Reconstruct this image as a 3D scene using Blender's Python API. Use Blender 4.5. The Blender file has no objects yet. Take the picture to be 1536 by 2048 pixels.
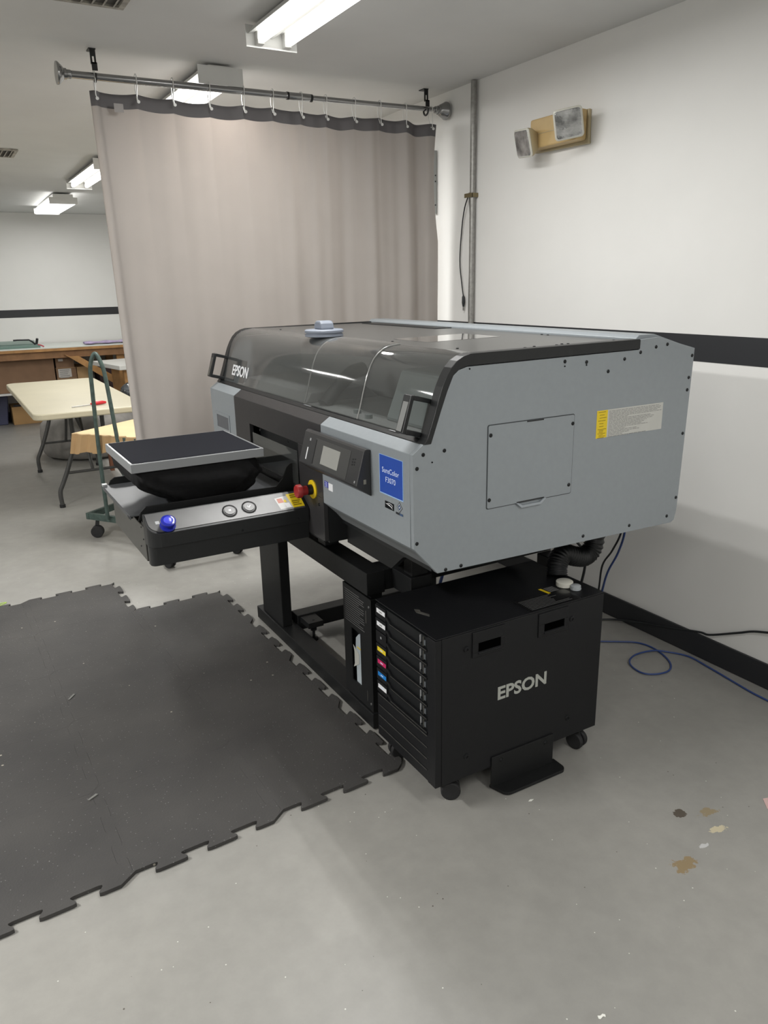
import bpy, bmesh, math, random
from mathutils import Vector, Matrix
random.seed(7)
SC = bpy.context.scene
COL = SC.collection
PI = math.pi

# ------------------------------------------------------------------ camera
F, PITCH, ROLL, YAW = 1528.565, 0.2920294, -0.0210008, 0.5181061
cy, sy, cp, sp = math.cos(YAW), math.sin(YAW), math.cos(PITCH), math.sin(PITCH)
fwd = Vector((sy*cp, cy*cp, -sp)); rgt = Vector((cy, -sy, 0)); upv = rgt.cross(fwd)
r2 = math.cos(ROLL)*rgt + math.sin(ROLL)*upv
u2 = -math.sin(ROLL)*rgt + math.cos(ROLL)*upv
cd = bpy.data.cameras.new('camera'); cam = bpy.data.objects.new('camera', cd); COL.objects.link(cam)
m = Matrix((r2, u2, -fwd)).transposed().to_4x4(); m.translation = Vector((0, 0, 1.5))
cam.matrix_world = m
cd.sensor_fit = 'VERTICAL'; cd.sensor_height = 36.0; cd.sensor_width = 27.0
cd.lens = F*36.0/2048.0; cd.clip_start = 0.02; cd.clip_end = 60
SC.camera = cam

# ------------------------------------------------------------------ world, exposure, light levels
w = bpy.data.worlds.new('world'); SC.world = w; w.use_nodes = True
w.node_tree.nodes['Background'].inputs[0].default_value = (0.9, 0.95, 1.0, 1)
w.node_tree.nodes['Background'].inputs[1].default_value = 0.05
SC.view_settings.view_transform = 'Standard'; SC.view_settings.look = 'None'
SC.view_settings.gamma = 1.0; SC.view_settings.use_curve_mapping = False
SC.view_settings.exposure = 0.88
TUBE_WATTS = 15.0      # light given by one ceiling fixture
TUBE_GLOW = 1.6        # brightness of the tubes themselves
LIGHT_COL = (1.0, 0.99, 0.965)

# ------------------------------------------------------------------ materials
MATS = {}
def mat(name, col, rough=0.5, metal=0.0, var=0.0, scale=30.0, bump=0.0, spec=0.5, emit=0.0, detail=3.0, coat=0.0):
    if name in MATS: return MATS[name]
    M = bpy.data.materials.new(name); M.use_nodes = True
    nt = M.node_tree; N = nt.nodes; L = nt.links
    b = N['Principled BSDF']
    b.inputs['Base Color'].default_value = (*col, 1); b.inputs['Roughness'].default_value = rough
    b.inputs['Metallic'].default_value = metal; b.inputs['Specular IOR Level'].default_value = spec
    b.inputs['Coat Weight'].default_value = coat
    tc = N.new('ShaderNodeTexCoord'); nz = N.new('ShaderNodeTexNoise')
    nz.inputs['Scale'].default_value = scale; nz.inputs['Detail'].default_value = detail
    L.new(tc.outputs['Object'], nz.inputs['Vector'])
    if var > 0:
        rp = N.new('ShaderNodeValToRGB')
        rp.color_ramp.elements[0].position = 0.3; rp.color_ramp.elements[1].position = 0.7
        rp.color_ramp.elements[0].color = (*[max(0, c*(1-var)) for c in col], 1)
        rp.color_ramp.elements[1].color = (*[min(1, c*(1+var)) for c in col], 1)
        L.new(nz.outputs['Fac'], rp.inputs['Fac']); L.new(rp.outputs['Color'], b.inputs['Base Color'])
    if bump > 0:
        bp = N.new('ShaderNodeBump'); bp.inputs['Strength'].default_value = bump; bp.inputs['Distance'].default_value = 0.004
        L.new(nz.outputs['Fac'], bp.inputs['Height']); L.new(bp.outputs['Normal'], b.inputs['Normal'])
    if emit > 0:
        b.inputs['Emission Color'].default_value = (*col, 1); b.inputs['Emission Strength'].default_value = emit
    MATS[name] = M
    return M

def smoked(name, tint, rough=0.06, haze=0.065):
    M = bpy.data.materials.new(name); M.use_nodes = True
    nt = M.node_tree; N = nt.nodes; L = nt.links
    N.remove(N['Principled BSDF'])
    tr = N.new('ShaderNodeBsdfTransparent'); tr.inputs[0].default_value = (*tint, 1)
    gl = N.new('ShaderNodeBsdfGlossy'); gl.inputs['Roughness'].default_value = rough
    gl.inputs['Color'].default_value = (0.9, 0.9, 0.9, 1)
    lw = N.new('ShaderNodeLayerWeight'); lw.inputs['Blend'].default_value = 0.5
    pw = N.new('ShaderNodeMath'); pw.operation = 'POWER'; pw.inputs[1].default_value = 4.0
    L.new(lw.outputs['Facing'], pw.inputs[0])
    fr = N.new('ShaderNodeMath'); fr.operation = 'MULTIPLY_ADD'; fr.inputs[1].default_value = 0.75; fr.inputs[2].default_value = 0.035
    L.new(pw.outputs[0], fr.inputs[0])
    mx = N.new('ShaderNodeMixShader')
    L.new(fr.outputs[0], mx.inputs[0]); L.new(tr.outputs[0], mx.inputs[1]); L.new(gl.outputs[0], mx.inputs[2])
    df = N.new('ShaderNodeBsdfDiffuse'); df.inputs[0].default_value = (.42, .43, .42, 1)
    m2 = N.new('ShaderNodeMixShader'); m2.inputs[0].default_value = haze
    L.new(mx.outputs[0], m2.inputs[1]); L.new(df.outputs[0], m2.inputs[2])
    L.new(m2.outputs[0], N['Material Output'].inputs['Surface'])
    return M

SILVER = mat('silver_paint', (0.275, 0.302, 0.322), 0.42, 0.2, 0.02, 60, 0.03)
DARK = mat('charcoal_panel', (0.028, 0.027, 0.028), 0.42, 0.0, 0.05, 40, 0.03)
LIDM = mat('lid_dark', (0.075, 0.075, 0.073), 0.3, 0.0, 0.05, 40, 0.0)
BLACK = mat('black_plastic', (0.006, 0.007, 0.008), 0.42, 0.0, 0.1, 50, 0.02)
BLKM = mat('black_steel', (0.008, 0.0085, 0.009), 0.5, 0.0, 0.12, 90, 0.06, 0.35)
RUBBER = mat('black_rubber', (0.010, 0.010, 0.011), 0.7, 0.0, 0.2, 60, 0.05)
SCREWM = mat('screw_black', (0.01, 0.011, 0.012), 0.35, 0.5)
CABM = mat('cabinet_black', (0.0060, 0.0063, 0.0075), 0.5, 0.0, 0.06, 200, 0.06, 0.35)
EDGE = mat('worn_edge', (0.075, 0.073, 0.065), 0.35, 0.0, 0.3, 40)
TRAYM = mat('tray_steel', (0.105, 0.11, 0.118), 0.42, 0.6, 0.05, 12)
STRIP = mat('brushed_panel', (0.115, 0.115, 0.115), 0.42, 0.6, 0.08, 14)
ALU = mat('aluminium', (0.42, 0.43, 0.44), 0.35, 0.3)
PADM = mat('platen_pad', (0.010, 0.011, 0.016), 0.9, 0.0, 0.1, 300, 0.2, 0.2)
CLOTH = mat('black_cloth', (0.006, 0.006, 0.0065), 0.85, 0.0, 0.2, 80, 0.3, 0.25)
WHITE = mat('white_print', (0.75, 0.76, 0.78), 0.5)
LETTER = mat('letter_silver', (0.38, 0.39, 0.36), 0.45)
BLUE = mat('sticker_blue', (0.016, 0.065, 0.36), 0.45, 0.0, 0.02)
LTBLUE = mat('sticker_border', (0.32, 0.50, 0.78), 0.45)
YEL = mat('sticker_yellow', (0.75, 0.55, 0.01), 0.45)
RED = mat('stop_red', (0.32, 0.02, 0.02), 0.4)
PAPER = mat('paper_label', (0.52, 0.52, 0.49), 0.6, 0.0, 0.03)
INKG = mat('label_print_grey', (0.24, 0.24, 0.23), 0.7)
DIALM = mat('dial_blue_grey', (0.21, 0.235, 0.285), 0.45)
SCREEN = mat('screen_off', (0.30, 0.30, 0.28), 0.25)
HOODG = smoked('smoked_acrylic', (0.83, 0.84, 0.84), 0.05)
GLOSSD = mat('glossy_dark', (0.012, 0.013, 0.014), 0.1, 0, 0, coat=0.4)

# ------------------------------------------------------------------ mesh helpers
class MB:
    def __init__(s): s.bm = bmesh.new(); s.M = Matrix.Identity(4); s.mi = 0
    def face(s, vs):
        try: f = s.bm.faces.new(vs); f.material_index = s.mi; return f
        except ValueError: return None
    def v(s, p): return s.bm.verts.new(s.M @ Vector(p))
    def box(s, x0, x1, y0, y1, z0, z1):
        c = [s.v((x, y, z)) for x in (x0, x1) for y in (y0, y1) for z in (z0, z1)]
        for q in ((0,1,3,2),(4,6,7,5),(0,4,5,1),(2,3,7,6),(0,2,6,4),(1,5,7,3)): s.face([c[i] for i in q])
        return s
    def prism(s, pts, ax, a, b):
        # pts 2D; ax 'y': pts are (x,z); ax 'x': (y,z); ax 'z': (x,y)
        def P(p, t):
            return {'y': (p[0], t, p[1]), 'x': (t, p[0], p[1]), 'z': (p[0], p[1], t)}[ax]
        A = [s.v(P(p, a)) for p in pts]; B = [s.v(P(p, b)) for p in pts]
        s.face(A); s.face(B[::-1])
        n = len(pts)
        for i in range(n): s.face([A[i], B[i], B[(i+1) % n], A[(i+1) % n]])
        return s
    def rings(s, rs, cap=True, closed=False):
        V = [[s.v(p) for p in r] for r in rs]; n = len(V[0])
        k = len(V)
        for i in range(k if closed else k-1):
            for j in range(n): s.face([V[i][j], V[i][(j+1) % n], V[(i+1) % k][(j+1) % n], V[(i+1) % k][j]])
        if cap and not closed: s.face(V[0][::-1]); s.face(V[-1])
        return s
    def tube(s, pts, r, seg=10, cap=True):
        pts = [Vector(p) for p in pts]; n = len(pts)
        rs = r if isinstance(r, (list, tuple)) else [r]*n
        out = []; prev = None
        for i, p in enumerate(pts):
            t = (pts[min(i+1, n-1)] - pts[max(i-1, 0)]).normalized()
            if prev is None:
                a = Vector((0, 0, 1)) if abs(t.z) < 0.9 else Vector((1, 0, 0))
                u = t.cross(a).normalized()
            else:
                u = (prev - t*prev.dot(t)).normalized()
            prev = u; vv = t.cross(u)
            out.append([p + rs[i]*(math.cos(2*PI*k/seg)*u + math.sin(2*PI*k/seg)*vv) for k in range(seg)])
        return s.rings(out, cap)
    def cyl(s, p0, p1, r, seg=20, r1=None):
        return s.tube([p0, p1], [r, r if r1 is None else r1], seg)
    def lathe(s, prof, c, axis='z', seg=28):
        # prof: (radius, height) along axis from c
        out = []
        for rr, h in prof:
            ring = []
            for k in range(seg):
                a = 2*PI*k/seg; q, t = rr*math.cos(a), rr*math.sin(a)
                ring.append({'z': (c[0]+q, c[1]+t, c[2]+h), 'x': (c[0]+h, c[1]+q, c[2]+t), 'y': (c[0]+t, c[1]+h, c[2]+q)}[axis])
            out.append(ring)
        return s.rings(out, True)
    def rbox(s, x0, x1, y0, y1, z0, z1, r, ax='z', n=5):
        a, b, c, d, e, f = {'z': (x0, x1, y0, y1, z0, z1), 'x': (y0, y1, z0, z1, x0, x1), 'y': (x0, x1, z0, z1, y0, y1)}[ax]
        return s.prism(rrect(a, b, c, d, r, n), ax, e, f)
    def text(s, body, org, right, up, width, bold=0.0, depth=0.0006, height=None):
        cu = bpy.data.curves.new('t', 'FONT'); cu.body = body; cu.offset = bold; cu.extrude = 0.5; cu.resolution_u = 3
        o = bpy.data.objects.new('t', cu); COL.objects.link(o)
        dg = bpy.context.evaluated_depsgraph_get(); me = bpy.data.meshes.new_from_object(o.evaluated_get(dg))
        bpy.data.objects.remove(o); bpy.data.curves.remove(cu)
        xs = [v.co.x for v in me.vertices]; ys = [v.co.y for v in me.vertices]
        x0, x1, y0, y1 = min(xs), max(xs), min(ys), max(ys)
        sx = width/(x1-x0); syy = sx if height is None else height/(y1-y0)
        R = Vector(right).normalized(); U = Vector(up).normalized(); Nn = R.cross(U)
        vs = [s.v(Vector(org) + R*((v.co.x-x0)*sx) + U*((v.co.y-y0)*syy) + Nn*((v.co.z+0.5)*depth)) for v in me.vertices]
        for p in me.polygons: s.face([vs[i] for i in p.vertices])
        bpy.data.meshes.remove(me)
        return s
    def build(s, name, mats, parent=None, bevel=0.0, smooth=False, label=None, cat=None, group=None, kind=None, norm=True, seg=2):
        if norm: bmesh.ops.recalc_face_normals(s.bm, faces=s.bm.faces)
        if not isinstance(mats, (list, tuple)): mats = [mats]
        vs = [v.co for v in s.bm.verts]
        if parent is not None: off = Vector(parent['_o'])
        else:
            off = Vector(((min(v.x for v in vs)+max(v.x for v in vs))/2, (min(v.y for v in vs)+max(v.y for v in vs))/2, min(v.z for v in vs)))
        for v in s.bm.verts: v.co -= off
        me = bpy.data.meshes.new(name); s.bm.to_mesh(me); s.bm.free()
        for M in mats: me.materials.append(M)
        if smooth:
            for p in me.polygons: p.use_smooth = True
            if smooth != 'all': me.set_sharp_from_angle(angle=math.radians(40))
        o = bpy.data.objects.new(name, me); COL.objects.link(o)
        if parent is not None: o.parent = parent
        else: o.location = off
        o['_o'] = list(off)
        if bevel > 0:
            b = o.modifiers.new('bevel', 'BEVEL'); b.width = bevel; b.segments = seg; b.limit_method = 'ANGLE'; b.angle_limit = math.radians(35)
        tag(o, label, cat, group, kind)
        return o

def rrect(a, b, c, d, r, n=5):
    pts = []
    for (cx, cz, s0) in ((b-r, d-r, 0), (a+r, d-r, 90), (a+r, c+r, 180), (b-r, c+r, 270)):
        for i in range(n+1):
            t = math.radians(s0+90*i/n); pts.append((cx+r*math.cos(t), cz+r*math.sin(t)))
    return pts
def tag(o, label=None, cat=None, group=None, kind=None):
    if label: o['label'] = label
    if cat: o['category'] = cat
    if group: o['group'] = group
    if kind: o['kind'] = kind
def empty(name, loc, label, cat, group=None):
    o = bpy.data.objects.new(name, None); COL.objects.link(o); o.location = loc; o['_o'] = list(loc)
    o.empty_display_size = 0.05
    tag(o, label, cat, group); return o
def B(*a): return MB().box(*a)
def bez(pts, n=8):
    # Catmull-Rom through pts
    P = [Vector(p) for p in pts]; P = [P[0]*2-P[1]] + P + [P[-1]*2-P[-2]]
    out = []
    for i in range(1, len(P)-2):
        for k in range(n):
            t = k/n; a, b, c, d = P[i-1], P[i], P[i+1], P[i+2]
            out.append(0.5*((2*b)+(c-a)*t+(2*a-5*b+4*c-d)*t*t+(3*b-a-3*c+d)*t**3))
    out.append(P[-2]); return out

# ------------------------------------------------------------------ the room
XW = 2.518; YF = 10.15; XL = -4.6; YN = -3.2
def floor_mat():
    M = bpy.data.materials.new('epoxy_floor'); M.use_nodes = True
    nt = M.node_tree; N = nt.nodes; L = nt.links; b = N['Principled BSDF']
    tc = N.new('ShaderNodeTexCoord')
    def noise(sc, det, rough=0.5):
        n = N.new('ShaderNodeTexNoise'); n.inputs['Scale'].default_value = sc; n.inputs['Detail'].default_value = det
        n.inputs['Roughness'].default_value = rough
        L.new(tc.outputs['Object'], n.inputs['Vector']); return n
    def ramp(src, p0, p1, c0, c1):
        r = N.new('ShaderNodeValToRGB'); e = r.color_ramp.elements
        e[0].position = p0; e[1].position = p1; e[0].color = (*c0, 1); e[1].color = (*c1, 1)
        L.new(src, r.inputs['Fac']); return r.outputs['Color']
    def mix(f, a, c, mode='MIX', fac=None):
        m = N.new('ShaderNodeMix'); m.data_type = 'RGBA'; m.blend_type = mode
        if f is not None: L.new(f, m.inputs[0])
        else: m.inputs[0].default_value = fac
        if isinstance(a, tuple): m.inputs[6].default_value = (*a, 1)
        else: L.new(a, m.inputs[6])
        if isinstance(c, tuple): m.inputs[7].default_value = (*c, 1)
        else: L.new(c, m.inputs[7])
        return m.outputs[2]
    base = ramp(noise(1.3, 4).outputs['Fac'], 0.35, 0.68, (0.262, 0.257, 0.240), (0.302, 0.294, 0.272))
    mott = ramp(noise(14, 6, 0.65).outputs['Fac'], 0.35, 0.7, (0.90, 0.90, 0.90), (1.05, 1.05, 1.05))
    c = mix(None, base, mott, 'MULTIPLY', 0.8)
    # pale and dark specks
    for sc, th, colr in ((38, 0.07, (0.62, 0.62, 0.58)), (30, 0.06, (0.07, 0.06, 0.05)), (11, 0.028, (0.10, 0.085, 0.07))):
        v = N.new('ShaderNodeTexVoronoi'); v.inputs['Scale'].default_value = sc
        mp = N.new('ShaderNodeMapping'); mp.inputs['Location'].default_value = (sc, sc*2.1, 0)
        L.new(tc.outputs['Object'], mp.inputs['Vector']); L.new(mp.outputs[0], v.inputs['Vector'])
        lt = N.new('ShaderNodeMath'); lt.operation = 'LESS_THAN'; lt.inputs[1].default_value = th
        L.new(v.outputs['Distance'], lt.inputs[0])
        gt = N.new('ShaderNodeMath'); gt.operation = 'GREATER_THAN'; gt.inputs[1].default_value = 0.86
        sep = N.new('ShaderNodeSeparateColor'); L.new(v.outputs['Color'], sep.inputs[0]); L.new(sep.outputs[0], gt.inputs[0])
        mu = N.new('ShaderNodeMath'); mu.operation = 'MULTIPLY'; L.new(lt.outputs[0], mu.inputs[0]); L.new(gt.outputs[0], mu.inputs[1])
        c = mix(mu.outputs[0], c, colr)
    # scuffs and chipped patches with their own places
    ox, oy = (XL+XW)/2, (YN+YF)/2
    ns = noise(45, 5, 0.7)
    for (px, py, rx, ry, colr, th) in ((1.500, 1.066, .060, .036, (0.25, 0.185, 0.10), .50), (1.735, 1.175, .055, .030, (0.25, 0.20, 0.12), .56), (1.703, 1.110, .050, .024, (0.52, 0.46, 0.32), .54),
                                 (1.663, 1.212, .024, .018, (0.075, 0.06, 0.045), .38), (1.06, 8.0, .40, .12, (0.5, 0.46, 0.38), .55), (1.614, 1.086, .03, .010, (0.5, 0.5, 0.5), .50)):
        mp = N.new('ShaderNodeMapping'); mp.vector_type = 'POINT'
        mp.inputs['Location'].default_value = (-(px-ox)/rx, -(py-oy)/ry, 0); mp.inputs['Scale'].default_value = (1/rx, 1/ry, 0)
        L.new(tc.outputs['Object'], mp.inputs['Vector'])
        ln = N.new('ShaderNodeVectorMath'); ln.operation = 'LENGTH'; L.new(mp.outputs[0], ln.inputs[0])
        r = ramp(ln.outputs['Value'], 0.2, 1.0, (0.35,)*3, (0.0,)*3)
        ad = N.new('ShaderNodeMath'); ad.operation = 'ADD'; L.new(r, ad.inputs[0]); L.new(ns.outputs['Fac'], ad.inputs[1])
        g = N.new('ShaderNodeMath'); g.operation = 'GREATER_THAN'; g.inputs[1].default_value = th+0.17; L.new(ad.outputs[0], g.inputs[0])
        ins = N.new('ShaderNodeMath'); ins.operation = 'LESS_THAN'; ins.inputs[1].default_value = 1.0; L.new(ln.outputs['Value'], ins.inputs[0])
        mu = N.new('ShaderNodeMath'); mu.operation = 'MULTIPLY'; L.new(g.outputs[0], mu.inputs[0]); L.new(ins.outputs[0], mu.inputs[1])
        c = mix(mu.outputs[0], c, colr)
    L.new(c, b.inputs['Base Color'])
    rr = N.new('ShaderNodeMapRange'); rr.inputs[3].default_value = 0.28; rr.inputs[4].default_value = 0.5
    L.new(noise(5, 3).outputs['Fac'], rr.inputs[0]); L.new(rr.outputs[0], b.inputs['Roughness'])
    bp = N.new('ShaderNodeBump'); bp.inputs['Strength'].default_value = 0.12; bp.inputs['Distance'].default_value = 0.01
    L.new(noise(9, 4).outputs['Fac'], bp.inputs['Height']); L.new(bp.outputs['Normal'], b.inputs['Normal'])
    return M
WALLM = mat('wall_white', (0.76, 0.755, 0.735), 0.6, 0.0, 0.015, 4, 0.05)
CEILM = mat('ceiling_grey_white', (0.64, 0.64, 0.63), 0.8, 0.0, 0.03, 3, 0.03)
STRIPE = mat('stripe_black', (0.018, 0.019, 0.022), 0.5)
def st(name, mb, m, **k): return mb.build(name, m, kind='structure', **k)
st('floor', B(XL, XW, YN, YF, -0.1, 0.0), floor_mat())
ZC, ZF = 2.44, 2.345
st('ceiling', MB().prism([(YN-.1, ZC), (4.0, ZC), (YF+.1, ZF), (YF+.1, ZF+.12), (4.0, ZC+.12), (YN-.1, ZC+.12)], 'x', XL-.1, XW+.1), CEILM)
st('wall_right', B(XW, XW+.1, YN-.1, YF+.1, -0.1, 2.44), WALLM)
st('wall_left', B(XL-.1, XL, YN-.1, YF+.1, -0.1, 2.44), WALLM)
st('wall_far', B(XL, XW, YF, YF+.1, -0.1, ZF), WALLM)
st('wall_near', B(XL, XW, YN-.1, YN, -0.1, 2.44), WALLM)
st('baseboard_right', B(XW-.012, XW, YN, YF, 0.001, 0.099), STRIPE, bevel=0.002)
st('baseboard_far', B(XL, XW-.012, YF-.012, YF, 0.001, 0.099), STRIPE)
st('trim_1', B(XW-.0015, XW, YN, YF, 1.186, 1.286), STRIPE)
st('trim_2', B(XL, XW-.0015, YF-.0015, YF, 1.188, 1.276), STRIPE)

# ------------------------------------------------------------------ ceiling light fixtures
FIXW = mat('fixture_white', (0.72, 0.72, 0.70), 0.4)
GLOW = mat('tube_glow', (1.0, 0.99, 0.96), 0.5, emit=TUBE_GLOW)
SOCK = mat('socket_white', (0.6, 0.6, 0.58), 0.4)
def area(name, x, y, z, sx, sy_, watts):
    l = bpy.data.lights.new(name, 'AREA'); l.shape = 'RECTANGLE'; l.size = sx; l.size_y = sy_; l.energy = watts; l.color = LIGHT_COL
    o = bpy.data.objects.new(name, l); COL.objects.link(o); o.location = (x, y, z); return o
def fixture(xc, y0, y1, label, wrap=False, zt=None, watts=TUBE_WATTS):
    ym = (y0+y1)/2
    zt = (ZC if ym < 4 else ZC-(ym-4)/(YF-4)*(ZC-ZF))-0.006 if zt is None else zt
    e = empty('ceiling_light', (xc, ym, zt), label, 'ceiling light', 'ceiling light fixtures')
    if wrap:
        B(xc-.09, xc+.09, y0, y1, zt-.03, zt).build('housing', FIXW, e, bevel=.003)
        MB().prism([(xc-.10, zt-.03), (xc-.125, zt-.04), (xc-.125, zt-.075), (xc-.11, zt-.085), (xc+.11, zt-.085), (xc+.125, zt-.075), (xc+.125, zt-.04), (xc+.10, zt-.03)], 'y', y0+.012, y1-.012).build('diffuser', GLOW, e)
        for s, (a, b) in enumerate(((y0, y0+.011), (y1-.011, y1))):
            B(xc-.127, xc+.127, a, b, zt-.088, zt-.028).build('end_cap', FIXW, e, bevel=.002)
        zl = zt-.095
    else:
        MB().prism([(xc-.095, zt-.035), (xc-.075, zt-.008), (xc-.05, zt), (xc+.05, zt), (xc+.075, zt-.008), (xc+.095, zt-.035), (xc+.03, zt-.022), (xc, zt-.045), (xc-.03, zt-.022)], 'y', y0+.004, y1-.004).build('housing', FIXW, e)
        for a, b in ((y0, y0+.004), (y1-.004, y1)):
            B(xc-.103, xc+.103, a, b, zt-.078, zt-.004).build('end_plate', FIXW, e)
        for s in (-1, 1):
            MB().tube([(xc+s*.055, y0+.035, zt-.052), (xc+s*.055, y0+.045, zt-.052), (xc+s*.055, y1-.045, zt-.052), (xc+s*.055, y1-.035, zt-.052)], [.010, .018, .018, .010], 14).build('tube', GLOW, e, smooth=True)
            for yy, d in ((y0+.004, 1), (y1-.004, -1)):
                B(xc+s*.055-.014, xc+s*.055+.014, min(yy, yy+d*.03), max(yy, yy+d*.03), zt-.072, zt-.022).build('socket', SOCK, e, bevel=.002)
        zl = zt-.085
    if wrap: area('lamp_light', xc, ym, zt-.0855, .21, (y1-y0)*.95, watts)
    else:
        for s in (-1, 1): area('lamp_light', xc+s*.055, ym, zt-.0712, .030, (y1-y0)*.90, watts/2)
    return e
fixture(1.295, 1.80, 3.06, 'open two-tube fluorescent strip light nearest the camera, at the top edge of the photo', watts=TUBE_WATTS*.9)
fixture(1.29, 3.64, 4.88, 'open two-tube fluorescent strip light half hidden by the curtain top and rod', watts=TUBE_WATTS*1.5)
fixture(1.29, 6.15, 7.40, 'open two-tube fluorescent strip light just left of the curtain edge', watts=TUBE_WATTS*1.1)
fixture(1.28, 8.25, 9.45, 'closed wraparound ceiling light with a glowing lens, farthest one by the far wall', wrap=True, watts=TUBE_WATTS*.4)
for (x, a, b, wt), wh in zip(((1.29, -.9, .35, .9), (-1.7, -1.0, .2, 1.3), (-.2, -2.9, -1.7, 1.0), (-1.7, 1.9, 3.1, 4.2), (-1.7, 5.0, 6.2, .8), (-1.7, 7.6, 8.8, .35)), ('above the camera by the right wall', 'in the near corner of the left row', 'nearest the wall behind the camera', 'second of the left row', 'third of the left row', 'farthest of the left row')):
    fixture(x, a, b, 'open two-tube fluorescent strip light outside the photo, '+wh, watts=TUBE_WATTS*wt)

# ------------------------------------------------------------------ ceiling vents
VENTM = mat('vent_metal', (0.34, 0.32, 0.28), 0.6, 0.0, 0.35, 40); VDARK = mat('vent_dark', (0.10, 0.095, 0.085), 0.8)
def vent(x0, x1, y0, y1, z, label, n):
    e = empty('ceiling_vent', ((x0+x1)/2, (y0+y1)/2, z), label, 'ceiling vent')
    B(x0+.01, x1-.01, y0+.01, y1-.01, z-.004, z-.001).build('backing', VDARK, e)
    f = MB()
    for q in ((x0, x1, y0, y0+.02), (x0, x1, y1-.02, y1), (x0, x0+.02, y0+.02, y1-.02), (x1-.02, x1, y0+.02, y1-.02)): f.box(*q, z-.012, z-.001)
    f.build('frame', VENTM, e)
    for i in range(n):
        xx = x0+.03+(x1-x0-.06)*i/(n-1)
        MB().prism([(xx, z-.004), (xx+.004, z-.004), (xx-.008, z-.016), (xx-.012, z-.016)], 'y', y0+.02, y1-.02).build('slat', VENTM, e)
vent(.40, .70, 6.10, 6.42, ZC-2.1/(YF-4)*(ZC-ZF), 'small brown slatted vent in the ceiling at the left edge of the photo', 9)
vent(.45, .76, 2.80, 3.10, ZC, 'rusty stained vent in the ceiling at the top edge above the curtain rod', 8)

# ------------------------------------------------------------------ curtain, rod, rings
YC = 3.65; ZR = 2.335
CHROME = mat('rod_chrome', (0.32, 0.32, 0.32), 0.22, 0.95); BRK = mat('bracket_black', (0.012, 0.012, 0.013), 0.45)
WIRE = mat('ring_white', (0.72, 0.72, 0.70), 0.35)
e = empty('curtain_rod', (1.56, YC, ZR), 'brushed steel tension curtain rod with flared ends below the ceiling', 'curtain rod')
MB().tube([(.66, YC, ZR), (1.70, YC, ZR+.006)], .0145, 20).build('thick_tube', CHROME, e, smooth=True)
MB().tube([(1.70, YC, ZR+.006), (2.44, YC, ZR+.012)], .0115, 20).build('thin_tube', CHROME, e, smooth=True)
MB().tube([(1.60, YC, ZR+.005), (1.605, YC, ZR+.005), (1.735, YC, ZR+.006), (1.74, YC, ZR+.006)], [.0135, .0165, .0165, .0125], 20).build('joint_sleeve', CHROME, e, smooth=True)
for xx in (1.605, 1.725): MB().cyl((xx, YC, ZR+.005), (xx+.010, YC, ZR+.005), .0172, 18).build('sleeve_band', BRK, e, smooth=True)
for xx, zz, s in ((.66, ZR, -1), (2.43, ZR+.012, 1)):
    MB().lathe([(.014, 0), (.017, .004), (.017, .018), (.021, .020), (.021, .030), (.027, .034), (.040, .062), (.043, .066), (.043, .074)] if s > 0 else
               [(.014, 0), (.017, -.004), (.017, -.018), (.021, -.020), (.021, -.030), (.027, -.034), (.040, -.048), (.043, -.052), (.043, -.058)], (xx, YC, zz), 'x').build('end_flange', CHROME, e, smooth=True)
for xx, lb in ((.752, 'black metal ceiling bracket holding the left end of the curtain rod'), (2.378, 'black metal ceiling bracket holding the right end of the curtain rod beside the wall')):
    e = empty('rod_bracket', (xx, YC, ZC), lb, 'bracket', 'curtain rod brackets')
    B(xx-.014, xx+.014, YC-.004, YC+.045, ZC-.004, ZC).build('mounting_plate', BRK, e)
    mb = MB(); mb.box(xx-.011, xx+.011, YC-.005, YC, ZC-.030, ZC-.004); mb.box(xx-.011, xx-.004, YC-.005, YC, ZC-.06, ZC-.030); mb.box(xx+.004, xx+.011, YC-.005, YC, ZC-.06, ZC-.030); mb.box(xx-.011, xx+.011, YC-.018, YC-.013, ZR+.02, ZC-.055)
    mb.box(xx-.011, xx+.011, YC-.018, YC, ZC-.060, ZC-.055); mb.build('strap', BRK, e)
    MB().tube([(xx, YC+.021*math.cos(t), ZR+.003+.021*math.sin(t)) for t in [PI*.9+i*PI*1.3/12 for i in range(13)]], .0045, 8).build('hook', BRK, e, smooth=True)

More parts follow.
